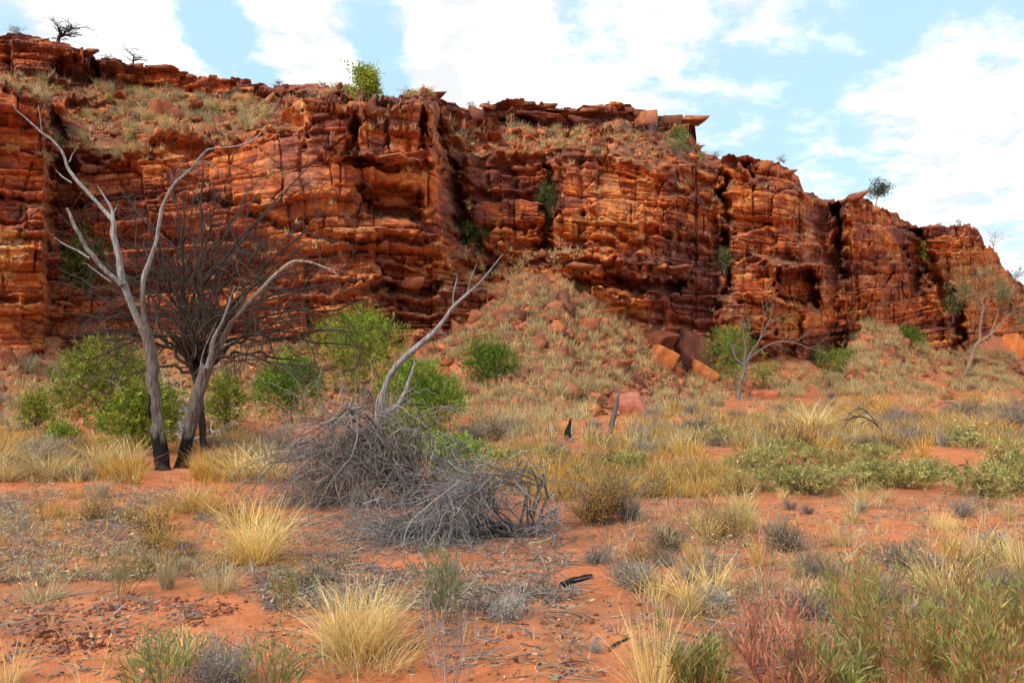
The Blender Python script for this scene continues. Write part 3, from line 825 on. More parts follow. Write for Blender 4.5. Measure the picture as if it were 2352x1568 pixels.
def grow(r_, start, dirs, length, rad, n=6, wander=.35, lift=0.0):
    """m wandering twigs at once -> P (m,n,3), R (m,n)"""
    m = len(start)
    P = np.zeros((m, n, 3)); P[:, 0] = start
    d = unit(dirs)
    st = (np.asarray(length) / (n - 1))[:, None]
    for i in range(1, n):
        d = unit(d + wander * r_.normal(size=(m, 3)) * .6 + np.array([0, 0, lift]))
        P[:, i] = P[:, i - 1] + d * st
    R = np.asarray(rad)[:, None] * np.linspace(1, .35, n)[None, :]
    return P, R
def sprout(r_, P, R, per, spread=.9, len_f=.6, rad_f=.55, lo=.25, n=6, wander=.35, lift=0.0, lens=None):
    """children off a set of twigs"""
    m, nn, _ = P.shape
    L = np.linalg.norm(np.diff(P, axis=1), axis=2).sum(1)
    idx = np.repeat(np.arange(m), per)
    f = lo + (1 - lo) * r_.random(len(idx))
    fi = f * (nn - 1); i0 = np.minimum(fi.astype(int), nn - 2); w = (fi - i0)[:, None]
    S = P[idx, i0] * (1 - w) + P[idx, i0 + 1] * w
    T = unit(P[idx, i0 + 1] - P[idx, i0])
    rv = r_.normal(size=T.shape)
    side = unit(rv - (rv * T).sum(1, keepdims=True) * T)
    D = T + side * spread * (.6 + .6 * r_.random((len(idx), 1)))
    rad = (R[idx, i0]) * rad_f
    ln = L[idx] * len_f * (.5 + .8 * r_.random(len(idx)))
    return grow(r_, S, D, ln, rad, n, wander, lift)
def leaves(mb, B, D, L, W, C, r_, fold=.0):
    """rhombic blades: base, direction, length, width"""
    m = len(B)
    D = unit(D)
    rv = r_.normal(size=(m, 3))
    S = unit(np.cross(D, rv))
    L = np.asarray(L).reshape(-1, 1) * np.ones((m, 1)); W = np.asarray(W).reshape(-1, 1) * np.ones((m, 1))
    mid = B + D * L * .45
    V = np.stack([B, mid + S * W * .5, B + D * L, mid - S * W * .5], 1).reshape(-1, 3)
    Q = np.arange(m)[:, None] * 4 + np.arange(4)[None, :]
    C = np.asarray(C, float)
    C = np.broadcast_to(C, (m, 3)) if C.ndim == 1 else C
    mb.add(V, Q, None, np.repeat(C, 4, 0))
def jitter_col(r_, base, m, v=.15, h=.06):
    b = np.asarray(base, float)
    return b[None] * (1 + v * r_.normal(size=(m, 1))).clip(.4, 1.8) * (1 + h * r_.normal(size=(m, 3))).clip(.6, 1.5)
def mixcols(r_, cols, w, m, v=.15):
    cols = np.asarray(cols, float)
    k = r_.choice(len(cols), m, p=np.asarray(w) / np.sum(w))
    return cols[k] * (1 + v * r_.normal(size=(m, 1))).clip(.4, 1.8)
def blades(mb, r_, n, h, spread, base_r, w, C, droop=.5, seg=4, curl=.15, lean0=.1):
    """a tuft of grass blades"""
    a = r_.random(n) * 2 * math.pi
    br = base_r * np.sqrt(r_.random(n))
    a2 = a + r_.normal(size=n) * .7
    B = np.stack([np.cos(a) * br, np.sin(a) * br, np.zeros(n) - .02], 1)
    hh = h * (.45 + .6 * r_.random(n))
    lean = np.abs(lean0 + spread * r_.normal(size=n))
    s = np.linspace(0, 1, seg)
    out_ = np.stack([np.cos(a2), np.sin(a2), 0 * a2], 1)
    th = lean[:, None] + droop * (r_.random((n, 1)) ** 1.5) * 1.6 * s[None, :] ** 1.5
    dl = (hh / (seg - 1))[:, None]
    hx = np.cumsum(np.concatenate([np.zeros((n, 1)), np.sin(th[:, 1:]) * dl], 1), 1)
    hz = np.cumsum(np.concatenate([np.zeros((n, 1)), np.cos(th[:, 1:]) * dl], 1), 1)
    sidev = np.stack([-np.sin(a2), np.cos(a2), 0 * a2], 1)
    tw = r_.random(n) * math.pi
    P = B[:, None, :] + out_[:, None, :] * hx[..., None] + np.array([0, 0, 1.]) * hz[..., None] + sidev[:, None, :] * (curl * r_.normal(size=(n, 1)) * hh[:, None] * s[None] ** 2)[..., None]
    sv = unit(sidev * np.cos(tw)[:, None] + out_ * np.sin(tw)[:, None])
    ww = (w * (.6 + .8 * r_.random(n)))[:, None] * np.linspace(1, .25, seg)[None]
    V = np.stack([P + sv[:, None, :] * ww[..., None] * .5, P - sv[:, None, :] * ww[..., None] * .5], 2)
    C = np.asarray(C, float)
    C = np.broadcast_to(C, (n, 3)) if C.ndim == 1 else C
    CV = np.broadcast_to(C[:, None, None, :], V.shape).reshape(-1, 3)
    b = (np.arange(n) * seg * 2)[:, None] + (np.arange(seg - 1) * 2)[None]
    Q = np.stack([b, b + 1, b + 3, b + 2], -1).reshape(-1, 4)
    mb.add(V.reshape(-1, 3), Q, None, CV)
import bmesh
def stone_mesh(name, seed, size=(1, 1, 1), n=16, rough=0, box=.75, mat=None, strat=0.0, col=(1, 1, 1)):
    """an angular broken stone: the hull of jittered points, big ones cut finer and roughened along their beds"""
    r_ = np.random.default_rng(seed)
    bm = bmesh.new()
    pts = r_.uniform(-1, 1, (n, 3))
    pts[:8] = np.array([(a, b, c) for a in (-1, 1) for b in (-1, 1) for c in (-1, 1)]) * (1 - .34 * r_.random((8, 3)))
    pts[8:] *= .93
    # push points toward the faces of a box so that flat sides and sharp edges remain
    k = np.argmax(np.abs(pts), 1)
    pts[np.arange(n), k] = np.where(np.arange(n) < 8, pts[np.arange(n), k], np.sign(pts[np.arange(n), k]) * (1 - .2 * r_.random(n)))
    pts = pts * (.55 - .05 * r_.random((n, 1)))
    pts[:, 0] += .22 * pts[:, 2] * r_.normal(); pts[:, 1] += .22 * pts[:, 2] * r_.normal()
    pts *= np.asarray(size)
    for p_ in pts: bm.verts.new(p_)
    bmesh.ops.convex_hull(bm, input=bm.verts)
    bmesh.ops.delete(bm, geom=[v for v in bm.verts if not v.link_faces], context='VERTS')
    if rough:
        bmesh.ops.triangulate(bm, faces=bm.faces[:])
        for _ in range(rough):
            bmesh.ops.subdivide_edges(bm, edges=[e for e in bm.edges if e.calc_length() > .07], cuts=1, use_grid_fill=False)
            bmesh.ops.triangulate(bm, faces=bm.faces[:])
    bm.verts.ensure_lookup_table()
    V = np.array([v.co[:] for v in bm.verts])
    if rough:
        lay = np.floor(V[:, 2] / .06 + 3 * vnoise(V[:, 0] * 2, V[:, 1] * 2, seed))
        V[:, :2] *= (1 + .10 * (hsh(lay, 1, seed) - .5))[:, None]
        V += .028 * (np.stack([vnoise(V[:, 0] * 6 + i * 7, V[:, 1] * 6 + V[:, 2] * 7.3, seed + i) for i in range(3)], 1) - .5)
    tri, quad = [], []
    bm.verts.index_update()
    bmesh.ops.triangulate(bm, faces=bm.faces[:])
    F = np.array([[v.index for v in f.verts] for f in bm.faces])
    bm.free()
    return mesh_from(name, V, [F], mat or m_stone, np.broadcast_to(col, (len(V), 3)))
def at_scale(p, px):
    return px * p[1] / FOC
def thing(name, label, cat, loc, group=None):
    o = bpy.data.objects.new(name, None)
    o.empty_display_size = .2
    COL.objects.link(o)
    o.location = loc
    o['label'] = label; o['category'] = cat
    if group: o['group'] = group
    return o
def loc_mesh(mb, name, mat, o, smooth=False, **kw):
    """builder in world coordinates -> part under o (no rotation)"""
    L = np.array(o.location)
    for i in range(len(mb.V)):
        mb.V[i] = mb.V[i] - L
    return add(name, mb.mesh(name, mat, smooth), o, **kw)
def rows_px(pts, Y, dY=0.0, drift=None):
    """limb rows (x, y, width px[, depth shift]) of the picture -> world rows with radius, standing at depth Y"""
    res = []
    for q in pts:
        yy = Y + (q[3] if len(q) > 3 else 0) + dY
        p = unproj(q[0], q[1], yy)
        res.append((*p, q[2] * yy / FOC / 2))
    return np.array(res)

GREY = np.array([.25, .225, .215]); GREYB = np.array([.36, .345, .35]); BROWNW = np.array([.20, .145, .115]); BLACK = np.array([.012, .011, .011]); DARKW = np.array([.062, .042, .034])
def charred(z0, z1, base, seed=0):
    def f(q):
        k = sstep(z0, z1, q[:, 2] + .25 * (vnoise(q[:, 2] * 5, q[:, 0] * 5, seed) - .5))[:, None]
        return BLACK * (1 - k) + np.asarray(base) * k
    return f

# ------------------------------------------------------------------ the pair of dead grey trees
def limb_part(o, name, rows, col, sides=10, seed=0, colf=None, mat=None, n=None, twig=0, wob=.35, knob=.1):
    mb = MB()
    rows = np.array(rows, float); rows[:, 3] *= .78 if o.name.startswith('leaning') else .82
    sides += 4
    q, r = bough(mb, rows, sides, col, n, wob, knob, seed, None if getattr(colf, '__name__', '') in ('tr_col', 'tr2') else colf)
    # weathered ridges, hollows and the ragged edge of the burn are per vertex
    V = mb.V[0].copy(); nr = len(q)
    ctr = np.repeat(q, sides, 0)
    rad = V - ctr
    a = np.tile(np.arange(sides) / sides * 6.283, nr); hz = np.repeat(np.cumsum(np.concatenate([[0], np.linalg.norm(np.diff(q, axis=0), axis=1)])), sides)
    ridge = vnoise(np.cos(a) * 2.2 + np.sin(a) * 1.1 + 9, np.sin(a) * 2.2 + hz * .8, seed + 5) - .5 + .6 * (vnoise(np.cos(a) * 3 + 4, np.sin(a) * 3 + hz * 3.0, seed + 6) - .5)
    mb.V[0] = ctr + rad * (1 + .34 * ridge)[:, None]
    if getattr(colf, '__name__', '') in ('tr_col', 'tr2'):
        c = colf(V + rad * 0 + np.stack([0 * a, 0 * a, .38 * (vnoise(np.cos(a) * 1.4 + 5, np.sin(a) * 1.4 + hz * .6, seed) - .5) + .12 * (vnoise(np.cos(a) * 4, np.sin(a) * 4 + hz * 5, seed + 1) - .5)], 1))
        mb.C[0] = c
    return loc_mesh(mb, name, mat or m_bark, o, True), q, r

p = G1(373, 1078); YT = p[1]
t1 = thing('dead_tree', 'tall forked silver grey dead tree with a charred black foot', 'tree', p)
def rp(pts, Y=None, s=0): return rows_px(pts, YT if Y is None else Y, s)
trunk = rp([(376, 1090, 42), (372, 1060, 36), (365, 1010, 31), (358, 940, 30), (353, 880, 29), (348, 820, 28), (340, 780, 28), (330, 752, 30)])
def grey_up(lo, hi, base=GREY, top=GREYB):
    def f(q):
        k = sstep(lo, hi, q[:, 2])[:, None]
        return base * (1 - k) + top * k
    return f
z_ = lambda y, Y: EYE + (870 - y) * Y / FOC
def tr_col(q):
    zc = z_(996, YT)
    k = sstep(zc - .03, zc + .03, q[:, 2])[:, None]
    return BLACK * (1 - k) + np.array([.185, .155, .14]) * k
limb_part(t1, 'trunk', trunk, GREY, 14, 1, tr_col, n=50, knob=.16)
limb_part(t1, 'limb', rp([(331, 760, 22), (316, 735, 20), (294, 681, 19), (278, 637, 18), (271, 590, 17), (260, 540, 16), (262, 513, 14), (250, 496, 13), (232, 476, 12), (200, 440, 11), (161, 395, 8.5), (143, 351, 7), (120, 322, 6), (95, 304, 5), (60, 272, 4), (37, 253, 3), (31, 238, 1.5)]), GREY, 12, 2, grey_up(z_(760, YT), z_(600, YT)), n=80, knob=.13)
limb_part(t1, 'limb', rp([(336, 755, 20), (330, 715, 15), (328, 656, 13), (332, 630, 13), (344, 601, 12), (359, 553, 11), (366, 513, 10.5), (374, 472, 9), (399, 425, 8), (439, 388, 7), (472, 348, 7), (487, 342, 6), (549, 335, 5), (586, 319, 4.5), (608, 293, 3), (615, 280, 1.4)], None), GREY, 12, 3, grey_up(z_(700, YT), z_(620, YT), np.array([.15, .115, .10])), n=80, knob=.12)
limb_part(t1, 'limb', rp([(280, 655, 15), (262, 638, 13), (234, 612, 12), (212, 585, 12), (198, 568, 11), (184, 540, 10), (172, 520, 9.5), (160, 490, 8), (154, 478, 7)], None, -.1), GREY, 10, 4, grey_up(z_(655, YT), z_(480, YT), np.array([.22, .19, .18]), GREY), n=50)
for k, (pts, sd) in enumerate([([(262, 513, 8), (256, 480, 7), (240, 452, 5), (228, 433, 3), (223, 425, 1.2)], 5), ([(250, 500, 5), (264, 484, 3.5), (270, 470, 1.2)], 6), ([(159, 372, 4), (168, 352, 3), (180, 336, 1.2)], 7),
                               ([(165, 420, 5), (146, 408, 4), (128, 391, 1.5)], 8), ([(206, 593, 6), (180, 577, 5), (150, 562, 4), (124, 545, 1.4)], 9), ([(256, 648, 5), (228, 628, 4), (206, 612, 3), (199, 605, 2), (188, 606, 1)], 10),
                               ([(96, 305, 3), (92, 270, 2.2), (88, 240, 1.2)], 11), ([(450, 378, 3.5), (472, 370, 3), (491, 384, 2.2), (516, 397, 1.2)], 12), ([(355, 765, 7), (360, 745, 5), (357, 720, 1.5)], 13)]):
    limb_part(t1, 'snag', rp(pts), GREYB if k not in (8,) else np.array([.13, .09, .07]), 7, 20 + sd, n=22)
mb = MB()
bough(mb, rp([(344, 905, 4), (344, 925, 9), (343, 945, 9), (347, 962, 3)], YT, -.08), 8, BLACK, 12, .5, .3, 40)
loc_mesh(mb, 'charred_scar', m_bark, t1, True)

p = G1(419, 1074); YT2 = p[1]
t2 = thing('dead_tree', 'brown grey dead tree with a long bent bough and charred black foot', 'tree', p)
def rp2(pts, s=0): return rows_px(pts, YT2, s)
def tr2(q):
    zc = z_(1004, YT2)
    k = sstep(zc - .03, zc + .03, q[:, 2] + .1 * np.sin(q[:, 0] * 30))[:, None]
    k2 = sstep(z_(960, YT2), z_(820, YT2), q[:, 2])[:, None]
    return BLACK * (1 - k) + (np.array([.155, .128, .115]) * (1 - k2) + np.array([.17, .13, .108]) * k2) * k
limb_part(t2, 'trunk', rp2([(408, 1092, 46), (418, 1068, 38), (431, 1010, 33), (445, 938, 32), (460, 883, 30), (478, 838, 28)]), GREY, 14, 51, tr2, n=46, knob=.15)
limb_part(t2, 'limb', rp2([(474, 850, 22), (491, 812, 20), (513, 778, 17), (531, 744, 15), (571, 696, 13), (619, 645, 11), (650, 616, 10), (677, 600, 8), (714, 603, 6), (745, 614, 5), (766, 624, 4), (784, 638, 1.5)]), GREY, 11, 52, grey_up(z_(700, YT2), z_(610, YT2), np.array([.185, .14, .115]), np.array([.38, .33, .30])), n=70, knob=.13)
limb_part(t2, 'limb', rp2([(476, 846, 17), (484, 815, 15), (491, 780, 12), (513, 735, 9), (531, 681, 6), (540, 655, 2)], -.15), GREY, 10, 53, n=40)
limb_part(t2, 'limb', rp2([(636, 630, 6), (648, 622, 7), (668, 612, 6), (678, 600, 5)], .1), BROWNW, 8, 54, n=16)
for pts, sd in [([(752, 616, 3), (765, 615, 2), (775, 606, 1)], 1), ([(760, 620, 2.5), (772, 632, 1)], 2), ([(500, 800, 5), (520, 792, 3), (540, 782, 1.2)], 3), ([(458, 890, 3), (460, 840, 3), (470, 800, 2.4), (485, 765, 2), (498, 738, 1)], 4)]:
    limb_part(t2, 'snag', rp2(pts), GREYB, 6, 60 + sd, n=18)

# dark fire-killed tree with the fine black crown
p = G1(468, 1046); YT3 = p[1] + .9
p = Vector((unproj(466, 1046, YT3)[0], YT3, float(ground(unproj(466, 1046, YT3)[0], YT3))))
t3 = thing('burnt_tree', 'wide burnt tree with a dense tangle of fine black twigs', 'tree', p)
r3 = np.random.default_rng(33)
tb = rows_px([(470, 1050, 20), (466, 1000, 19), (460, 930, 18), (446, 860, 18), (436, 832, 18)], YT3)
limb_part(t3, 'trunk', tb, DARKW, 10, 71, n=30)
tgts = [(215, 590, 0), (190, 660, -1), (262, 420, 1), (330, 470, -1.2), (385, 390, .5), (470, 350, 1), (500, 430, -1.5), (570, 430, .8), (660, 430, -.8), (720, 370, 1.2), (760, 470, .3), (700, 560, -1.8), (820, 640, .6), (780, 720, -1), (840, 760, 1), (640, 700, -2), (210, 760, -.8), (180, 830, .5), (300, 700, -1.6), (560, 560, 1.8), (440, 520, 2.0), (620, 780, 1.5), (880, 690, -.4), (140, 620, .8), (860, 800, .5), (800, 580, -1), (770, 850, -1.5), (690, 830, .6), (610, 610, 1.2), (250, 520, -1.5), (160, 560, .4), (120, 720, -1), (290, 860, 1.2), (420, 450, -1.2), (640, 520, 1.4), (730, 660, 1.0), (350, 560, .8), (230, 780, 1.3)]
mainP, mainR = [], []
for k, (tx, ty, dY) in enumerate(tgts):
    j = r3.integers(0, 3)
    sx, sy = [(436, 832), (446, 862), (470, 850)][j]
    a = np.array([sx, sy, 0]); b = np.array([tx, ty, dY])
    mid = a * .55 + b * .45 + np.array([r3.normal() * 18 - (tx - sx) * .12, -(abs(tx - sx)) * .10 - 10 + r3.normal() * 12, 0])
    rows = rows_px([(a[0], a[1], 10, 0), (*(a * .75 + mid * .25 + [0, -8, 0])[:2], 8.5, dY * .2), (mid[0], mid[1], 6.5, dY * .5), (*(mid * .4 + b * .6)[:2], 4.2, dY * .8), (tx, ty, 1.6, dY)], YT3)
    mb = MB()
    q, r = bough(mb, rows, 7, DARKW * (.8 + .5 * r3.random()), 24, 5.5, .15, 80 + k)
    loc_mesh(mb, 'limb', m_bark, t3, True)
    mainP.append(q); mainR.append(r)
P0, R0 = np.array(mainP), np.array(mainR)
mb = MB()
Pa, Ra = sprout(r3, P0, R0, 6, 1.15, .40, .55, .22, 8, .58, -.01)
def in_crown(P_, R_, top=335):
    x_, y_ = proj(P_[:, -1])
    k = (y_ > top + 40 * np.abs(x_ - 470) / 300) & (x_ > 105) & (x_ < 905)
    return P_[k], R_[k]
Pa, Ra = in_crown(Pa, Ra, 345)
Ra = np.maximum(Ra, .008)
tubes(mb, Pa, Ra, 4, jitter_col(r3, DARKW, len(Pa), .25))
kp = vnoise(Pa[:, -1, 0] * 1.1, Pa[:, -1, 2] * 1.1, 12) > .33
Pa, Ra = Pa[kp], Ra[kp]
Pb, Rb = sprout(r3, Pa, Ra, 6, .95, .55, .55, .2, 7, .55, -.015)
Pb, Rb = in_crown(Pb, Rb)
Rb = np.clip(Rb, .0042, .008)
tubes(mb, Pb, Rb, 3, jitter_col(r3, DARKW * .95, len(Pb), .3))
Pc, Rc = sprout(r3, Pb, Rb, 2, .8, .6, .6, .2, 5, .45, -.02)
Pc, Rc = in_crown(Pc, Rc)
Rc = np.clip(Rc, .0034, .005)
tubes(mb, Pc, Rc, 3, jitter_col(r3, DARKW * 1.05, len(Pc), .35))
loc_mesh(mb, 'twigs', m_twig, t3, False, kind='stuff')

# leaning silver trunk
p = G1(840, 1068); YL = p[1]
t4 = thing('leaning_dead_tree', 'bare silver trunk leaning over the tangle of dead branches', 'tree', p)
def rp4(pts, s=0): return rows_px(pts, YL, s)
lean_col = grey_up(z_(1000, YL), z_(700, YL), np.array([.29, .27, .275]), np.array([.36, .34, .35]))
limb_part(t4, 'trunk', rp4([(832, 1082, 32), (840, 1060, 29), (862, 992, 26), (874, 946, 24), (881, 905, 21), (893, 868, 19), (918, 832, 18), (955, 798, 17), (995, 764, 16), (1024, 728, 13), (1043, 702, 11), (1076, 672, 8.5), (1096, 655, 6), (1118, 630, 5), (1136, 608, 3.5), (1156, 582, 1.5)]), GREY, 12, 91, lean_col, n=80, knob=.15)
limb_part(t4, 'limb', rp4([(880, 952, 18), (893, 944, 18), (912, 930, 15), (931, 900, 14), (941, 868, 12), (949, 846, 8), (952, 832, 4), (950, 820, 1.5)], -.1), GREY, 10, 92, lean_col, n=36)
for pts, sd in [([(1043, 703, 6), (1040, 683, 5), (1047, 652, 4), (1050, 632, 2.5), (1042, 630, 1)], 1), ([(1074, 673, 5), (1079, 648, 4), (1088, 624, 3), (1096, 602, 1)], 2), ([(1094, 664, 2.5), (1112, 662, 2), (1128, 668, 1)], 3), ([(1004, 764, 3), (1020, 766, 2.5), (1033, 776, 1)], 4), ([(880, 925, 6), (889, 908, 4), (888, 894, 1.2)], 5)]:
    limb_part(t4, 'snag', rp4(pts), GREYB * .9, 6, 95 + sd, n=16)

# ------------------------------------------------------------------ fallen brush
def brush(name, label, root, ends, seed, rad, per=(9, 6), peak=.35, lay=(.62, .5), col=(.17, .15, .145), n=14, Yj=.6, cat='branches', mainw=1.0):
    r_ = np.random.default_rng(seed)
    base = G1(*root)
    o = thing(name, label, cat, base)
    Y = base[1]
    PP, RR = [], []
    for k, (ex, ey, px, py, w) in enumerate(ends):
        dY = r_.normal() * Yj
        sx = root[0] + r_.normal() * 14; sy = root[1] - 4 + r_.normal() * 7
        rows = np.array([(sx, sy, w, 0), ((sx * lay[0] + px * (1 - lay[0])) + r_.normal() * 5, sy * lay[1] + py * (1 - lay[1]), w * .9, dY * .35), (px, py, w * .7, dY * .7), (px * .5 + ex * .5 + r_.normal() * 8, py * .62 + ey * .38, w * .5, dY), (ex, ey, w * .25, dY * 1.1)])
        P_ = rows_px(rows, Y)
        q = spline(P_, n)
        L = np.linspace(0, 5, n)
        q[:, :3] += np.stack([vnoise(L * 1.6, 0 * L + i * 3 + k * 7, seed) - .5 for i in range(3)], 1) * np.clip(np.linspace(0, 2, n), 0, 1)[:, None] * .24
        gmin = ground(q[:, 0], q[:, 1]) + .02
        q[:, 2] = np.maximum(q[:, 2], gmin)
        PP.append(q[:, :3]); RR.append(np.maximum(q[:, 3], .004))
        mb = MB()
        tubes(mb, q[None, :, :3], np.maximum(q[None, :, 3], .004), 6, np.asarray(col) * (.8 + .7 * r_.random()))
        loc_mesh(mb, 'branch', m_bark, o, True)
    PP, RR = np.array(PP), np.array(RR)
    mb = MB()
    A, RA = sprout(r_, PP, RR, per[0], .8, .36, .6, .36, 8, .5, -.12)
    RA = np.clip(RA, .004, .009)
    A[..., 2] = np.maximum(A[..., 2], ground(A[..., 0], A[..., 1]) + .01)
    tubes(mb, A, RA, 4, mixcols(r_, [col, np.asarray(col) * 1.7, np.asarray(col) * .6], [.5, .3, .2], len(A), .2))
    B, RB = sprout(r_, A, RA, per[1], .9, .6, .55, .15, 6, .55, -.08)
    RB = np.clip(RB, .002, .0042)
    B[..., 2] = np.maximum(B[..., 2], ground(B[..., 0], B[..., 1]) + .01)
    tubes(mb, B, RB, 3, mixcols(r_, [col, np.asarray(col) * 1.8, np.asarray(col) * .6], [.5, .3, .2], len(B), .25))
    loc_mesh(mb, 'twigs', m_twig, o, False, kind='stuff')
    return o
rb = np.random.default_rng(5)
ends = []
for k in range(25):
    f = rb.random()
    ex = 600 + 250 * f + rb.normal() * 22; ey = 1175 - 120 * (1 - f) * rb.random() + 40 * f + rb.normal() * 18
    px = ex + (960 - ex) * (.32 + .25 * rb.random()); py = 1150 - (50 + 150 * rb.random()) * (.55 + .45 * math.sin(math.pi * (960 - px) / 420 + .4))
    ends.append((ex, ey, px, py, 4 + 6 * rb.random() ** 2))
ends += [(845, 975, 905, 1000, 9), (720, 985, 840, 945, 9), (690, 1000, 820, 955, 8), (660, 1020, 790, 965, 9), (880, 925, 960, 1000, 7), (1005, 940, 985, 1060, 6), (1010, 1010, 1000, 1090, 4), (960, 985, 975, 1080, 5), (780, 1000, 880, 985, 11), (700, 1040, 850, 1020, 12), (720, 1100, 860, 1070, 9), (1022, 960, 1015, 1050, 5)]
for k in range(16):
    ends.append((640 + 330 * rb.random(), 1000 + 190 * rb.random(), 760 + 220 * rb.random(), 1000 + 120 * rb.random(), 3 + 4 * rb.random()))
for k in range(8):
    ends.append((990 + 90 * rb.random(), 1100 + 110 * rb.random(), 975 + 40 * rb.random(), 1080 + 50 * rb.random(), 3 + 2 * rb.random()))
brush('fallen_brush', 'arching dome of dead grey branches in front of the leaning trunk', (958, 1160), ends, 12, .03, (10, 6), col=(.175, .15, .14), Yj=.45)
ends = []
for k in range(30):
    f = rb.random()
    ex = 850 + 200 * f + rb.normal() * 20; ey = 1290 - 70 * rb.random() - 30 * f
    px = 1010 + 150 * rb.random(); py = 1215 - 120 * rb.random() * (.4 + .6 * (px - 1000) / 160)
    ends.append((ex, ey, px, py, 3.5 + 4.5 * rb.random() ** 2))
ends += [(1000, 1130, 1190, 1075, 6), (1010, 1145, 1205, 1090, 6), (1050, 1120, 1222, 1085, 6), (980, 1200, 1180, 1130, 6), (1282, 1152, 1255, 1185, 10), (1130, 1095, 1240, 1105, 7), (960, 1165, 1200, 1110, 6), (1090, 1085, 1235, 1090, 6), (930, 1215, 1195, 1150, 5)]
brush('fallen_brush', 'low sprawl of grey dead branches with a curled dark root end', (1212, 1232), ends, 14, .03, (11, 6), col=(.19, .172, .172), Yj=.3, lay=(.42, .58))
ends = [(250 + 12 * k + rb.normal() * 12, 900 + rb.normal() * 40 + 3 * k, 340 + 6 * k, 930 + rb.normal() * 25, 3 + 3 * rb.random()) for k in range(16)] + [(285, 880, 330, 900, 4), (325, 855, 345, 900, 4), (300, 965, 350, 960, 5), (560, 955, 500, 985, 4), (545, 1010, 490, 1000, 4)]
brush('fallen_brush', 'bleached white dead branches lying behind the two grey trunks', (430, 1020), ends, 16, .02, (4, 3), col=(.50, .48, .47), Yj=.5)

# ------------------------------------------------------------------ shrubs with green leaves
OLIVE = [(0.193, 0.239, 0.024), (0.262, 0.293, 0.033), (0.370, 0.355, 0.055), (0.115, 0.157, 0.015)]
BRIGHT = [(0.193, 0.275, 0.024), (0.270, 0.348, 0.039), (0.385, 0.422, 0.066), (0.109, 0.174, 0.015)]
DULL = [(0.168, 0.178, 0.060), (0.216, 0.224, 0.085), (0.120, 0.138, 0.045), (0.288, 0.270, 0.115)]
SAGE = [(0.345, 0.326, 0.100), (0.427, 0.387, 0.140), (0.249, 0.244, 0.070), (0.498, 0.417, 0.175)]
DARKG = [(0.085, 0.150, 0.016), (0.130, 0.206, 0.022), (0.182, 0.250, 0.035)]
def leafy(name, label, cat, base, wid, hgt, cols, wts, seed, nl=2600, leaf=(.10, .02), lobes=7, stem=(.16, .12, .09), open_=.25, low=.05, group=None, lift=.5, nst=9, parent_scale=1, dep=None, round_=1.0, stem_r=.018):
    """a shrub: stems that fork into leafy sprays spread through an uneven crown"""
    r_ = np.random.default_rng(seed)
    o = thing(name, label, cat, base, group)
    dep = dep or wid * .8
    # lobes
    lc, lr = [], []
    for k in range(lobes):
        a = k / lobes * 2 * math.pi + r_.normal() * .5
        rr_ = .26 * r_.random() ** .5
        zc = hgt * (low + (.24 + .48 * r_.random()) * (1 - low))
        lc.append((math.cos(a) * wid * rr_ * 1.3, math.sin(a) * dep * rr_ * 1.3, zc * (.8 if k % 2 else 1))); lr.append((.25 + .12 * r_.random()))
    lc.append((0, 0, hgt * .68)); lr.append(.30)
    lc, lr = np.array(lc), np.array(lr)
    # sprays
    ns = int(nl * (3.0 if name == 'green_shrub' else 1.9) / 9)
    if name == 'green_shrub': leaf = (leaf[0] * 1.1, leaf[1] * 1.15)
    k = r_.choice(len(lc), ns, p=lr ** 2 / np.sum(lr ** 2))
    d = unit(r_.normal(size=(ns, 3)) + np.array([0, 0, .25]))
    rad = (.45 + .62 * r_.random(ns) ** .6)[:, None]
    S = lc[k] + d * rad * lr[k][:, None] * np.array([wid, dep, hgt * round_])[None]
    S[:, 2] = np.maximum(S[:, 2], .03 + low * hgt * .5 * r_.random(ns))
    zmax = hgt * 1.02
    S[:, 2] = np.where(S[:, 2] > zmax, zmax - .1 * hgt * r_.random(ns), S[:, 2])
    axis = unit(d + np.array([0, 0, lift]) + .35 * r_.normal(size=(ns, 3)))
    mb = MB()
    m = ns * 9
    ii_ = np.repeat(np.arange(ns), 9)
    sl_ = leaf[0] * 1.9
    f = r_.random(m)
    B = S[ii_] + axis[ii_] * (f * sl_)[:, None]
    D = axis[ii_] * .75 + unit(r_.normal(size=(m, 3))) * .8
    cs = mixcols(r_, cols, wts, ns, .26)[ii_] * (1 + .12 * r_.normal(size=(m, 1))).clip(.5, 1.6)
    leaves(mb, B, D, leaf[0] * (.6 + .7 * r_.random(m)), leaf[1] * (.7 + .6 * r_.random(m)), cs, r_)
    for i in range(len(mb.V)): pass
    add('foliage', mb.mesh('foliage', m_leaf), o)
    mb = MB()
    tg = lc[r_.choice(len(lc), nst)] + r_.normal(size=(nst, 3)) * np.array([wid, dep, hgt]) * .05
    st_ = r_.normal(size=(nst, 3)) * np.array([wid * .05, dep * .05, 0]) + [0, 0, -.05]
    PP = np.stack([spline(np.array([s0, s0 * .6 + t0 * .4 + np.array([0, 0, .1 * hgt]) * r_.random(), t0]), 8) for s0, t0 in zip(st_, tg)])
    PP[:, 1:-1] += r_.normal(size=PP[:, 1:-1].shape) * .02 * wid
    RR = np.full((nst, 1), stem_r) * np.linspace(1, .4, 8)[None] * (.6 + .7 * r_.random((nst, 1)))
    tubes(mb, PP, RR, 5, jitter_col(r_, stem, nst, .2))
    A, RA = sprout(r_, PP, RR, 7, .8, .45, .5, .35, 6, .35, .1)
    tubes(mb, A, np.maximum(RA, .003), 3, jitter_col(r_, stem, len(A), .25))
    add('stem', mb.mesh('stem', m_twig), o)
    return o
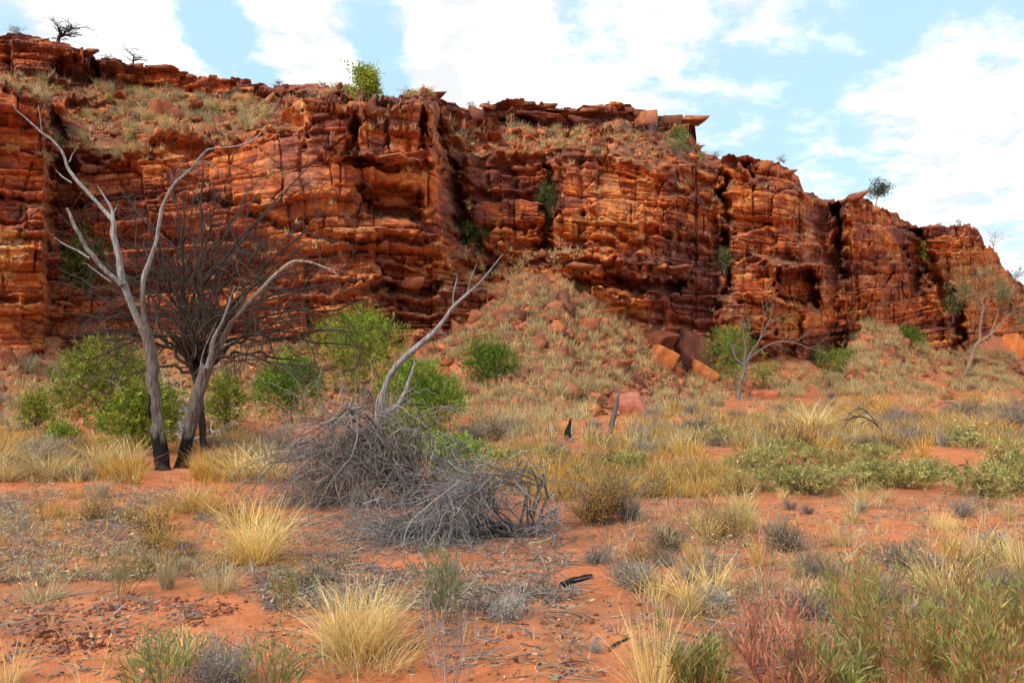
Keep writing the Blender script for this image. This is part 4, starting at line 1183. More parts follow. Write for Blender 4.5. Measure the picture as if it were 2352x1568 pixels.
def shrub_px(name, label, cat, x, yb, w, h, cols, wts, seed, Y=None, wall=False, group=None, **kw):
    if wall:
        b = on_wall(x, yb); b = Vector(b) - Vector((0, .2, 0))
    else:
        b = G1(x, yb)
    if Y: b = Vector(unproj(x, yb, Y))
    k = b[1] / FOC * (1.14 if name == 'green_shrub' else 1)
    return leafy(name, label, cat, b, w * k, h * k, cols, wts, seed, group=group, **kw)
O4 = [.35, .35, .15, .15]
shrub_px('green_shrub', 'big rounded olive green shrub beside the silver dead tree', 'shrub', 236, 996, 205, 200, OLIVE, O4, 1, nl=5200, leaf=(.11, .026), lobes=9)
shrub_px('green_shrub', 'sprawling olive shrub behind the charred trunk feet', 'shrub', 335, 1040, 170, 140, OLIVE, O4, 2, nl=3200, leaf=(.10, .024))
shrub_px('green_shrub', 'thin green shrub showing between the dark trunk and round bush', 'shrub', 515, 1000, 80, 125, OLIVE, O4, 3, nl=1500, leaf=(.10, .022))
shrub_px('green_shrub', 'dense round green bush between burnt tree and tallest bright shrub', 'shrub', 661, 968, 120, 118, [(.13, .235, .02), (.19, .30, .03), (.085, .16, .012), (.28, .36, .05)], O4, 4, nl=4200, leaf=(.12, .024), round_=1.1)
shrub_px('green_shrub', 'tallest bright green shrub with bare stems showing under its crown', 'shrub', 820, 940, 190, 215, BRIGHT, O4, 5, nl=7600, leaf=(.13, .028), lobes=10, low=.18, nst=14)
shrub_px('green_shrub', 'green shrub partly hidden behind the leaning silver trunk', 'shrub', 975, 990, 140, 140, [(.14, .23, .022), (.19, .29, .03), (.095, .165, .014), (.26, .34, .05)], O4, 6, nl=4400, leaf=(.12, .024))
shrub_px('green_shrub', 'low green shrub just behind the arching brush dome', 'shrub', 935, 1046, 115, 90, OLIVE, O4, 7, nl=2400, leaf=(.09, .022))
shrub_px('green_shrub', 'round dark green bush with white twigs on the stony slope', 'shrub', 1125, 884, 98, 94, DARKG + [(.15, .19, .04)], O4, 8, nl=3800, leaf=(.13, .03), stem=(.5, .48, .46), nst=14, round_=1.1)
shrub_px('green_shrub', 'small fresh green shrub with oval leaves beside the brush dome', 'shrub', 1040, 1112, 145, 96, [(.17, .27, .03), (.24, .35, .05), (.11, .18, .02), (.31, .40, .07)], O4, 9, nl=1500, leaf=(.055, .026), lobes=8, low=.1)
shrub_px('green_shrub', 'small bright bush under the bare twigs of the burnt tree', 'shrub', 664, 866, 60, 60, BRIGHT, O4, 10, nl=900, leaf=(.12, .026))
shrub_px('green_shrub', 'little green bush below the pale stained cliff foot', 'shrub', 86, 986, 66, 80, OLIVE, O4, 11, nl=1200, leaf=(.09, .022))
shrub_px('green_shrub', 'tiny leafy sapling in the grey brush near the olive shrub', 'shrub', 140, 1024, 56, 44, BRIGHT, O4, 12, nl=600, leaf=(.075, .02))
shrub_px('green_shrub', 'lime green bush against the cliff foot seen through burnt twigs', 'shrub', 688, 775, 70, 72, BRIGHT, O4, 13, nl=900, leaf=(.16, .036))
shrub_px('green_shrub', 'pale green bush at the cliff foot behind the burnt tree crown', 'shrub', 468, 772, 70, 110, DULL, O4, 14, nl=1000, leaf=(.16, .036))
shrub_px('green_shrub', 'dark narrow tree standing in the shaded cliff gully', 'shrub', 205, 680, 70, 150, DARKG, [.4, .4, .2], 15, Y=50, nl=1600, leaf=(.17, .04))
shrub_px('green_shrub', 'lime sapling foliage beside the forked bare tree on the slope', 'shrub', 1685, 900, 92, 130, [(.15, .24, .035), (.21, .30, .06), (.10, .17, .025), (.26, .34, .09)], O4, 16, nl=2400, leaf=(.17, .03), low=.3, open_=.4)
shrub_px('green_shrub', 'small green shrub right under the cave in the rock tower', 'shrub', 1932, 862, 74, 62, BRIGHT, O4, 17, nl=1000, leaf=(.17, .04))
shrub_px('green_shrub', 'little pale shrub near the corner of the cave tower', 'shrub', 1882, 846, 40, 44, [(.16, .22, .06), (.2, .26, .08), (.12, .17, .04)], [.4, .4, .2], 18, nl=500, leaf=(.16, .04))
shrub_px('green_shrub', 'dark round bush on the grassy slope between two rock towers', 'shrub', 2090, 800, 50, 42, DARKG, [.4, .4, .2], 19, nl=1200, leaf=(.2, .05))
shrub_px('green_shrub', 'thin green plant below the forked bare tree', 'shrub', 1755, 892, 50, 70, BRIGHT, O4, 20, nl=600, leaf=(.13, .03))
shrub_px('green_shrub', 'bright green shrub growing out of the gully of the far towers', 'shrub', 2112, 632, 70, 66, BRIGHT, O4, 21, wall=True, nl=1300, leaf=(.24, .06))
shrub_px('green_shrub', 'green trailing shrub in the rock chimney with hanging stems', 'shrub', 1266, 505, 56, 80, [(.11, .15, .04), (.16, .2, .06), (.08, .11, .03), (.2, .22, .1)], O4, 22, wall=True, nl=1500, leaf=(.16, .03), lift=-.3)
shrub_px('green_shrub', 'green shrub at the foot of the dark cliff gully', 'shrub', 1092, 585, 62, 62, [(.09, .14, .03), (.13, .19, .05), (.06, .1, .02), (.2, .22, .1)], O4, 23, wall=True, nl=1200, leaf=(.15, .035))
shrub_px('green_shrub', 'dull green shrub in the crack beside the tall rock tower', 'shrub', 1662, 640, 48, 56, DULL, O4, 24, wall=True, nl=900, leaf=(.18, .04))
shrub_px('green_shrub', 'pale green sapling on the ledge under the jutting caprock', 'shrub', 1560, 366, 38, 62, [(.16, .22, .06), (.2, .26, .08), (.12, .17, .04)], [.4, .4, .2], 25, wall=True, nl=420, leaf=(.2, .04), low=.4)
shrub_px('green_shrub', 'slim pale sapling in front of the orange right-hand rock wall'.replace('right-hand ', 'far '), 'shrub', 2190, 740, 34, 66, [(.16, .2, .06), (.2, .24, .09)], [.5, .5], 26, Y=86, nl=500, leaf=(.22, .05), low=.4)
# hanging stems in the chimney
mb = MB(); r_ = np.random.default_rng(3)
b = on_wall(1262, 500) + [0, -.3, 0]
o = thing('hanging_stems', 'grey bare stems hanging down the rock chimney', 'stems', b)
S = np.repeat(b[None], 46, 0) + r_.normal(size=(46, 3)) * [.45, .15, .3]
Pp, Rr = grow(r_, S, np.array([[0, -.05, -1]]) + r_.normal(size=(46, 3)) * .12, 1.2 + 1.6 * r_.random(46), np.full(46, .016), 8, .12, -.1)
tubes(mb, Pp, Rr, 4, jitter_col(r_, (.27, .22, .18), 46, .2))
loc_mesh(mb, 'stem', m_twig, o)

# trees on the skyline and the far gum tree
def small_tree(name, label, cat, base, hgt, trunk_px, cols, wts, seed, nl, leaf, wid, crown_lo=.3, dead=False, col=(.10, .08, .075), spread=.75, levels=(7, 5, 4), rad=.06, flat=0.0):
    r_ = np.random.default_rng(seed)
    o = thing(name, label, cat, base)
    b = np.array(base)
    mb = MB()
    n = 9
    tr = np.stack([np.linspace(0, hgt * .55, n)] * 3, 1) * np.array([.10 * r_.normal(), .05, 1])
    tr[:, 0] += .05 * hgt * np.sin(np.linspace(0, 3, n) + r_.random() * 6)
    P_ = (b + tr)[None]
    R_ = (rad * np.linspace(1, .55, n))[None]
    tubes(mb, P_, R_, 8, np.asarray(col))
    loc_mesh(mb, 'trunk', m_bark, o, True)
    mb = MB()
    A, RA = sprout(r_, P_, R_, levels[0], spread, .75, .62, crown_lo, 8, .3, .12)
    # stretch sideways to the crown's width
    B, RB = sprout(r_, A, RA, levels[1], .8, .6, .55, .3, 7, .35, .05)
    C_, RC = sprout(r_, B, RB, levels[2], .8, .6, .55, .2, 6, .35, .02)
    allp = np.concatenate([A.reshape(-1, 3), B.reshape(-1, 3), C_.reshape(-1, 3)])
    ex = np.percentile(np.abs(allp[:, 0] - b[0]), 97)
    topz = np.percentile(allp[:, 2] - b[2], 99)
    sx = wid / 2 / max(ex, .01); sz = hgt / max(topz, .01)
    def fit(Q_):
        Q_ = Q_ - b
        k = np.clip(Q_[..., 2:3] / (hgt * .3), 0, 1)
        Q_ = Q_ * np.concatenate([1 + (sx - 1) * k, 1 + (sx - 1) * k, 1 + (sz - 1) * k], -1)
        return Q_ + b
    A, B, C_ = fit(A), fit(B), fit(C_)
    mn = rad * .09
    tubes(mb, A, np.maximum(RA, mn * 2), 5, jitter_col(r_, col, len(A), .15))
    tubes(mb, B, np.maximum(RB, mn * 1.3), 4, jitter_col(r_, col, len(B), .15))
    tubes(mb, C_, np.maximum(RC, mn), 3, jitter_col(r_, col, len(C_), .2))
    loc_mesh(mb, 'branches', m_twig, o, kind='stuff')
    if not dead:
        mb = MB()
        ends_ = np.concatenate([C_[:, -1], C_[:, -3], B[:, -1]])
        k = r_.integers(0, len(ends_), nl)
        S = ends_[k] + r_.normal(size=(nl, 3)) * leaf[0] * .9
        leaves(mb, S, r_.normal(size=(nl, 3)) + [0, 0, -.3], leaf[0] * (.6 + .7 * r_.random(nl)), leaf[1] * (.7 + .6 * r_.random(nl)), mixcols(r_, cols, wts, nl, .2), r_)
        loc_mesh(mb, 'foliage', m_leaf, o)
    return o
def tree_px(name, label, x, yb, w, h, cols, wts, seed, nl, leaf, Y=None, ground_=False, **kw):
    if ground_: b = G1(x, yb)
    else:
        Yb = Y or float(gridval(DMAP, x, max(yb, float(SKY(x)) + 5)))
        b = Vector(unproj(x, yb, Yb))
    k = b[1] / FOC
    return small_tree(name, label, 'tree', b, h * k, 0, cols, wts, seed, nl, leaf, w * k, **kw)
tree_px('skyline_tree', 'black bare tree standing alone on the highest caprock', 134, 104, 86, 60, None, None, 201, 0, (0, 0), dead=True, col=(.035, .025, .03), rad=.16, levels=(8, 5, 5), crown_lo=.2)
tree_px('skyline_tree', 'smaller leafless grey tree on the rim beyond the black one', 305, 150, 60, 40, None, None, 202, 0, (0, 0), dead=True, col=(.10, .08, .08), rad=.09)
tree_px('skyline_tree', 'bright green bushy tree on the rim above the central buttress', 850, 243, 62, 88, [(.30, .36, .03), (.38, .42, .05), (.22, .28, .025), (.46, .48, .09)], O4, 203, 6500, (.22, .065), Y=52.5, rad=.09, levels=(12, 6, 4), crown_lo=.15, col=(.22, .17, .13))
tree_px('skyline_tree', 'small blue green gum tree on the crest of the far tower', 2012, 482, 46, 66, [(.055, .085, .045), (.08, .11, .06), (.11, .14, .08)], [.4, .4, .2], 204, 1300, (.24, .09), Y=84, rad=.07, levels=(6, 5, 4), crown_lo=.6, col=(.28, .25, .24))
for (x, yb, w, h, sd, lab) in [(40, 82, 42, 30, 205, 'thin grey twiggy shrub on the caprock above the cliff corner'), (248, 142, 40, 24, 206, 'wispy bare shrub on the rim between the two skyline trees'), (740, 198, 26, 18, 207, 'fine dry shrub on the rim past the long caprock'),
                               (795, 206, 30, 22, 208, 'grey dry shrub on the rim beside the bright tree'), (1085, 250, 40, 22, 209, 'grey bare shrub in the notch of the middle caprock'), (1500, 330, 50, 84, 210, 'pale dead sapling in front of the jutting caprock'),
                               (2160, 522, 24, 16, 211, 'tiny grey shrub on top of the farthest tower'), (2208, 521, 34, 26, 212, 'small bare shrub on the edge of the farthest tower'), (2285, 570, 56, 60, 213, 'grey twiggy shrub on the steep edge of the last tower'),
                               (2332, 655, 50, 46, 214, 'blue grey leafless shrub at the end of the ridge'), (1640, 362, 46, 22, 215, 'low bare shrub on the saddle beside the split tower'), (935, 225, 60, 26, 216, 'thin dry twigs on the rim right of the bright tree'.replace('right of', 'beyond')),
                               (640, 196, 34, 16, 217, 'short dry scrub along the rim before the long flat crest'), (1120, 238, 18, 12, 218, 'round wiry shrub clinging beside the middle caprock'), (1800, 372, 30, 22, 219, 'single dry sprig on the shoulder of the split tower')]:
    tree_px('bare_shrub', lab, x, yb + 4, w, h, None, None, sd, 0, (0, 0), dead=True, col=(.20, .165, .16), rad=.035, levels=(14, 5, 3), crown_lo=.03, spread=.5)

# far gum tree
p = G1(2222, 852); YG = p[1]
tg_ = thing('gum_tree', 'sparse grey green gum tree with pale forked trunk by the far cliff', 'tree', p)
PALEB = np.array([.36, .24, .17])
def rpg(pts): return rows_px(pts, YG)
limb_part(tg_, 'trunk', rpg([(2220, 856, 13), (2226, 838, 12), (2234, 812, 11), (2244, 790, 11), (2252, 782, 10)]), PALEB, 9, 301)
gl = [rpg([(2250, 786, 8), (2252, 745, 7), (2258, 710, 6), (2256, 690, 5), (2270, 665, 3), (2275, 640, 1.5)]), rpg([(2252, 784, 9), (2275, 768, 7), (2300, 742, 6), (2320, 720, 4), (2345, 700, 3, 1), (2380, 690, 1.5, 1)]),
      rpg([(2256, 695, 4), (2240, 678, 3), (2215, 668, 2, -1), (2195, 660, 1.2, -1)]), rpg([(2275, 768, 5), (2290, 725, 4, .5), (2300, 690, 3, 1), (2310, 650, 1.5, 1)]), rpg([(2320, 722, 3), (2345, 735, 2), (2370, 735, 1)]), rpg([(2258, 712, 3), (2285, 690, 2.5, -.6), (2310, 668, 1.5, -.6)])]
PP, RR = [], []
for k, g_ in enumerate(gl):
    _, q, r = limb_part(tg_, 'limb', g_, PALEB * .9, 7, 310 + k, n=24)
    PP.append(q); RR.append(r)
r_ = np.random.default_rng(77)
A, RA = sprout(r_, np.array(PP), np.array(RR), 10, .9, .4, .5, .35, 6, .35, .05)
B, RB = sprout(r_, A, RA, 6, .8, .6, .5, .2, 5, .35, 0)
mb = MB(); tubes(mb, A, np.clip(RA, .012, .05), 4, PALEB * .6); tubes(mb, B, np.clip(RB, .008, .02), 3, PALEB * .5)
loc_mesh(mb, 'twigs', m_twig, tg_, kind='stuff')
mb = MB(); e_ = np.concatenate([B[:, -1], B[:, -2], B[:, -3]]); nl = 6000
S = e_[r_.integers(0, len(e_), nl)] + r_.normal(size=(nl, 3)) * .36
leaves(mb, S, r_.normal(size=(nl, 3)) + [0, 0, -.7], .26 * (.6 + .7 * r_.random(nl)), .055, mixcols(r_, [(.17, .17, .07), (.23, .22, .10), (.28, .26, .14), (.18, .20, .06)], O4, nl, .2), r_)
loc_mesh(mb, 'foliage', m_leaf, tg_)

# forked bare tree on the slope
p = G1(1697, 916); YF = p[1]
tf = thing('forked_tree', 'forked grey tree with few leaves and a long drooping bough', 'tree', p)
def rpf(pts): return rows_px(pts, YF)
limb_part(tf, 'trunk', rpf([(1695, 920, 16), (1698, 890, 12), (1704, 868, 11), (1711, 845, 10), (1709, 832, 10)]), np.array([.24, .20, .19]), 9, 330)
fl = [rpf([(1709, 836, 7), (1712, 800, 5), (1709, 770, 4), (1703, 745, 3), (1692, 735, 1.5)]), rpf([(1711, 838, 8), (1722, 815, 6), (1745, 780, 5), (1765, 740, 3), (1778, 700, 1.5)]), rpf([(1712, 832, 6), (1740, 808, 5), (1770, 790, 4), (1800, 784, 3.5), (1835, 790, 3), (1860, 800, 2), (1890, 806, 1)]),
      rpf([(1708, 840, 7), (1690, 822, 6), (1684, 806, 5), (1682, 790, 2)]), rpf([(1711, 790, 3), (1720, 765, 2), (1722, 735, 1)]), rpf([(1745, 782, 3), (1755, 730, 2, .3), (1750, 690, 1.5, .3), (1746, 660, .8, .3)])]
PP, RR = [], []
for k, g_ in enumerate(fl):
    _, q, r = limb_part(tf, 'limb', g_, np.array([.22, .18, .175]), 7, 340 + k, n=20)
    PP.append(q); RR.append(r)
A, RA = sprout(r_, np.array(PP), np.array(RR), 7, .9, .4, .5, .4, 6, .35, .05)
mb = MB(); tubes(mb, A, np.clip(RA, .007, .03), 4, (.2, .16, .15)); loc_mesh(mb, 'twigs', m_twig, tf, kind='stuff')
mb = MB(); e_ = A[A[..., 2].mean(1) > z_(800, YF)][:, -4:].reshape(-1, 3); nl = 620
S = e_[r_.integers(0, len(e_), nl)] + r_.normal(size=(nl, 3)) * .3
leaves(mb, S, r_.normal(size=(nl, 3)) + [0, 0, -.8], .17 * (.6 + .7 * r_.random(nl)), .035, mixcols(r_, DULL, O4, nl, .2), r_)
loc_mesh(mb, 'foliage', m_leaf, tf)

# stump, leaning post, logs
p = G1(1306, 1010)
st = thing('charred_stump', 'short jagged charred black stump on the plain', 'stump', p)
limb_part(st, 'trunk', rows_px([(1306, 1014, 16), (1305, 1000, 15), (1307, 985, 13), (1309, 972, 9), (1311, 960, 2)], p[1]), BLACK * 1.6, 9, 360, n=24, knob=.3)
mb = MB(); bough(mb, rows_px([(1312, 998, 5), (1314, 985, 5), (1314, 975, 2)], p[1] - .06), 6, (.45, .42, .4), 8, .2, .2, 4); loc_mesh(mb, 'pale_splinter', m_bark, st, True)
p = G1(1404, 996)
st = thing('dead_post', 'leaning grey dead trunk without branches among boulders', 'trunk', p)
limb_part(st, 'trunk', rows_px([(1402, 1000, 15), (1407, 972, 14), (1414, 940, 11), (1420, 912, 8), (1426, 885, 3)], p[1]), np.array([.17, .15, .14]), 9, 370, n=36, knob=.25)
def log_px(name, label, a, b_, w, col, seed, sides=9):
    pa, pb = G1(*a), G1(*b_)
    r = w * pa[1] / FOC / 2
    o = thing(name, label, 'log', (pa + pb) / 2)
    rows = np.array([(*(pa + Vector((0, 0, r * .8))), r), (*((pa * .6 + pb * .4) + Vector((0, .02, r * .9))), r * 1.05), (*(pb + Vector((0, 0, r * .9))), r * .7)])
    limb_part(o, 'log', rows, col, sides, seed, n=20, knob=.2)
log_px('charred_log', 'short charred black log lying on bare red sand', (1287, 1350), (1358, 1328), 15, BLACK * 2, 381)
log_px('fallen_log', 'pale grey stick of wood lying near the trunk bases', (42, 1068), (88, 1088), 9, GREY, 382)
log_px('fallen_log', 'thin grey fallen branch on stony sand by white stone', (1852, 1262), (1905, 1340), 4, (.25, .21, .19), 383)
log_px('charred_log', 'small black burnt stick by the reddish plants', (1400, 1490), (1452, 1466), 7, BLACK * 1.5, 384)
log_px('charred_log', 'thin dark stick on the bare sand', (1610, 1406), (1640, 1420), 4, BLACK * 3, 385)
log_px('fallen_log', 'bare stick on the sand near the small grey mounds', (1660, 1345), (1690, 1360), 5, (.12, .09, .08), 386)
# bent burnt stems standing in the pale green scrub
def bent(label, pts, seed, col=(.05, .04, .04)):
    p = G1(pts[0][0], pts[0][1])
    o = thing('bent_branch', label, 'branch', p)
    _, q, r = limb_part(o, 'branch', rows_px(pts, p[1]), np.asarray(col), 6, seed, n=26)
    r__ = np.random.default_rng(seed)
    A, RA = sprout(r__, q[None], r[None], 10, .8, .25, .6, .4, 6, .3, -.05)
    mb = MB(); tubes(mb, A, np.clip(RA, .003, .012), 4, np.asarray(col)); loc_mesh(mb, 'twigs', m_twig, o, kind='stuff')
bent('arched burnt branch over the pale green scrub', [(2258, 1135, 6), (2244, 1100, 5), (2228, 1075, 4), (2205, 1068, 3.5), (2185, 1080, 2.5), (2165, 1105, 1.5)], 391)
bent('slanted burnt stem rising from the edge shrub', [(2262, 1132, 5), (2275, 1105, 4), (2295, 1065, 3), (2308, 1040, 1)], 392)
bent('black curved branch in the far grey brush', [(2036, 1010, 5), (2022, 985, 4), (1995, 962, 3.5), (1960, 958, 3), (1930, 990, 1.5)], 393, (.07, .05, .05))
bent('dark fallen crown of twigs beyond the pale scrub', [(2030, 1000, 4), (2000, 955, 3.5), (1975, 938, 3), (1948, 955, 2), (1935, 985, 1)], 394, (.11, .09, .09))
bent('black stick upright in the pale green scrub', [(1844, 1090, 4), (1846, 1070, 3), (1849, 1052, 2.5)], 395, (.03, .025, .025))
bent('grey arched twig beyond the grey brush strip', [(2210, 960, 3), (2195, 930, 3), (2170, 925, 2), (2140, 935, 1)], 396, (.12, .09, .09))

# ------------------------------------------------------------------ rock blocks that lie loose or jut from the cliff
SLABS = [stone_mesh('rock_block', 500 + k, (1.0, .8, [.34, .42, .55, .28][k % 4]), 11, 1, col=[(1, 1, 1), (.7, .66, .7), (1.15, 1.1, 1), (.85, .8, .82)][k % 4]) for k in range(14)]
r_ = np.random.default_rng(909)
def block(x, y, w, h, out_=.25, mesh=None, rz=None, tilt=.12, col=None):
    p = on_wall(x, y)
    k = p[1] / FOC
    d = np.array([p[0], p[1], 0]); d /= np.linalg.norm(d)
    p = p - d * (out_ - .25)
    o = add('rock_block', mesh or SLABS[r_.integers(0, len(SLABS))], cliff)
    o.location = p
    sx = w * k / 1.1
    o.scale = (sx, sx * (.7 + .4 * r_.random()), h * k / .42)
    o.rotation_euler = (r_.normal() * tilt, r_.normal() * tilt, (r_.normal() * .3 - math.atan2(p[0], p[1]) * .6) if rz is None else rz)
    return o
def along(pts, n, w, h, out_=.3, jy=3):
    c = np.array(pts, float)
    for k in range(n):
        if r_.random() < .35: continue
        t = (k + .5 + r_.normal() * .5) / n
        x = c[0, 0] + (c[-1, 0] - c[0, 0]) * t
        y = np.interp(x, c[:, 0], c[:, 1]) + r_.normal() * jy
        s = .4 + 1.3 * r_.random() ** 1.8
        block(x, y, w * s, h * (.6 + .8 * r_.random()), out_ * (.3 + r_.random()))
along([(0, 92), (90, 98), (210, 132)], 9, 34, 14)
along([(225, 150), (400, 166), (620, 200), (800, 212)], 26, 28, 10)
along([(620, 335), (700, 300), (820, 268)], 9, 34, 12)
along([(700, 268), (830, 258), (990, 270)], 12, 40, 14)
along([(690, 350), (830, 366), (990, 378)], 9, 46, 12, .5)
along([(930, 228), (1050, 246)], 5, 44, 18)
along([(1115, 238), (1240, 240), (1330, 262)], 9, 36, 12)
along([(1345, 256), (1450, 252), (1590, 290)], 9, 40, 16, .5)
along([(1060, 300), (1200, 305), (1340, 305)], 10, 30, 20, .2, 6)
along([(1350, 300), (1480, 305), (1600, 330)], 9, 36, 22, .2, 6)
along([(1010, 392), (1250, 380)], 12, 26, 9)
along([(1280, 368), (1420, 368), (1600, 388), (1650, 396)], 18, 30, 10)
along([(1310, 622), (1440, 616), (1575, 622)], 10, 44, 12, .5)
along([(860, 645), (1010, 652)], 6, 44, 14, .4)
along([(1665, 366), (1760, 372), (1840, 420)], 9, 26, 20, .3)
along([(1860, 466), (1930, 470)], 4, 26, 10)
along([(1945, 472), (2000, 480), (2080, 525)], 6, 26, 12)
along([(2100, 530), (2240, 526)], 7, 26, 9)
along([(2120, 562), (2260, 552)], 6, 30, 9, .4)
along([(0, 205), (110, 245)], 6, 40, 10, .4)
along([(1280, 565), (1420, 560), (1560, 580)], 12, 24, 12, .2, 8)
along([(180, 380), (400, 350), (600, 310)], 14, 32, 16, .2, 8)
# rubble caught on the shelf behind the grassy cone and at the head of the slope
for k in range(46):
    x, y = r_.uniform(1070, 1330), r_.uniform(572, 652)
    block(x, y, 8 + 26 * r_.random() ** 2, 7 + 14 * r_.random() ** 2, .2, tilt=.35)
# loose blocks on the upper slopes
for k in range(110):
    for _ in range(30):
        x = r_.uniform(110, 1620); y = r_.uniform(200, 380)
        if gridval(SOIL, x, y) > .6: break
    block(x, y, 9 + 40 * r_.random() ** 2, 7 + 20 * r_.random() ** 1.6, .1, tilt=.35)
# the ones one would point at
block(372, 262, 60, 46, .3, tilt=.2); block(300, 248, 26, 34, .2, tilt=.4); block(345, 300, 40, 30, .2); block(410, 270, 50, 28, .3)
block(1590, 292, 66, 20, .9, rz=.1, tilt=.05); block(1545, 288, 60, 26, .8, tilt=.05); block(1482, 275, 56, 30, .6, tilt=.06)
block(1966, 466, 56, 26, .5, tilt=.1); block(1090, 268, 40, 36, .3, tilt=.4); block(1410, 240, 18, 12, .1)
pale = stone_mesh('rock_block', 577, (1.1, .7, .42), 20, 2, col=(1.75, 2.1, 1.9))
b = block(905, 473, 66, 22, .2, mesh=pale, rz=.1, tilt=.04); b['label'] = 'pale buff block stuck under the orange overhang'
orange = stone_mesh('rock_block', 578, (1, .8, .5), 16, 1, col=(1.6, 1.5, 1.1))
block(1388, 588, 22, 22, .2, mesh=orange, tilt=.5)

# ------------------------------------------------------------------ boulders and stones
BOULD = [stone_mesh('boulder', 600 + k, [(1, .8, .62), (1, .9, .45), (1, .7, .8), (1.1, .8, .35)][k % 4], 17, 1) for k in range(14)]
def boulder(x, yb, w, h, label, mesh=None, col=None, rot=None, seed=0, sink=.3, group=None, name='boulder', cat='boulder'):
    p = G1(x, yb); k = p[1] / FOC
    rr__ = np.random.default_rng(seed + int(x * 7 + yb))
    me = mesh
    if me is None:
        if col is not None:
            me = stone_mesh('boulder', 700 + int(x) % 97, (1, .8, .62), 20, 2, col=col)
        else: me = BOULD[rr__.integers(0, len(BOULD))]
    dims = np.array([max(abs(v.co[i]) for v in me.vertices) * 2 for i in range(3)]) if False else None
    o = add(name, me, label=label, category=cat)
    if group: o['group'] = group
    o.location = p + Vector((0, w * k * .2, h * k * (.5 - sink)))
    o.scale = (w * k / 1.15, w * k / 1.15 * (.8 + .3 * rr__.random()), h * k / .62)
    o.rotation_euler = rot or (rr__.normal() * .22, rr__.normal() * .22, rr__.random() * 6.28)
    return o
ORC = (1.6, 1.4, .85)
boulder(1522, 838, 74, 60, 'bright orange tilted slab leaning on the big brown boulder', col=ORC, rot=(.1, .5, .1))
boulder(1592, 842, 112, 104, 'biggest brown boulder with a smooth dark face at the cliff foot', col=(.62, .52, .55), rot=(-.3, .25, .2))
boulder(1512, 800, 88, 62, 'dark shadowed boulder behind the orange slab', col=(.5, .42, .42))
boulder(1612, 868, 80, 44, 'orange brown wedge boulder below the biggest brown boulder', col=(1.3, 1.2, .9), rot=(0, .5, 0))
boulder(1646, 862, 50, 36, 'overhanging layered boulder at the lower end of the boulder pile', col=(.9, .8, .7), rot=(0, .1, .6))
boulder(1545, 858, 66, 34, 'long thin red slab sliding below the orange slab', col=(1.0, .85, .75), rot=(.2, .6, .1))
boulder(1456, 882, 56, 34, 'flat topped maroon boulder above the leaning dead post', col=(.8, .75, .8), rot=(.25, 0, .3))
boulder(1456, 956, 78, 62, 'pinkish striped slab standing behind the leaning dead post', col=(1.25, 1.25, 1.6), rot=(.5, .05, .1))
boulder(1750, 914, 88, 28, 'long flat pinkish boulder beside the forked bare tree', col=(1.15, 1.0, 1.1), rot=(.05, 0, .1))
boulder(1368, 945, 40, 26, 'orange block in the grass near the leaning post', col=(1.5, 1.3, .9))
boulder(1416, 940, 56, 34, 'red boulder just behind the leaning dead post', col=(.95, .8, .8))
boulder(578, 1000, 76, 40, 'orange and white boulder beside the grey shrub mound', col=(1.9, 1.8, 1.4), rot=(.1, .2, .4))
boulder(2336, 812, 66, 60, 'large orange slab leaning at the far end of the slope', col=ORC, rot=(.1, .6, .2))
boulder(2040, 1294, 56, 18, 'flat pale pinkish stone on gravelly sand', col=(2.1, 2.8, 4.0), rot=(.05, .05, .3), name='stone', cat='stone')
boulder(1985, 1290, 18, 10, 'small pale stone close to the flat pinkish stone', col=(2.0, 2.4, 3.0), name='stone', cat='stone')
boulder(1905, 1254, 20, 10, 'small tan stone on bare sand behind the pale flat one', col=(1.8, 2.0, 2.0), name='stone', cat='stone')
boulder(960, 1346, 44, 16, 'tan flat stone half hidden by the big straw tussock', col=(1.7, 1.9, 1.8), name='stone', cat='stone')
boulder(2276, 878, 46, 24, 'single red boulder lying in grass near the gum tree', col=(1.0, .85, .8))
boulder(1352, 760, 52, 44, 'brown boulder high on the grassy cone', col=(.85, .75, .7))
boulder(1192, 735, 46, 32, 'dark red boulder in the straw grass of the cone', col=(.7, .62, .68))
boulder(16, 838, 48, 60, 'stacked red boulder at the pale stained cliff foot', col=(.85, .75, .8))
boulder(52, 828, 40, 34, 'second red boulder near the pale stained cliff foot', col=(.8, .72, .75))
boulder(722, 870, 18, 34, 'small upright orange stone behind the round bush', col=(1.7, 1.5, 1.0), rot=(0, .1, .3))
boulder(938, 800, 42, 40, 'orange brown block at the foot of the central buttress', col=(1.2, 1.05, .9))
boulder(966, 782, 34, 36, 'rounded orange block beside another at the buttress foot', col=(1.3, 1.1, .9))
boulder(1105, 915, 0.1 + 44, 30, 'broad orange stone under the round dark green bush', col=(1.4, 1.2, .9))
boulder(1160, 880, 34, 26, 'dark stone touching the round dark green bush', col=(.6, .5, .6))
boulder(1015, 870, 60, 34, 'red flat rock beside the tallest shrub', col=(1.1, .95, .85))

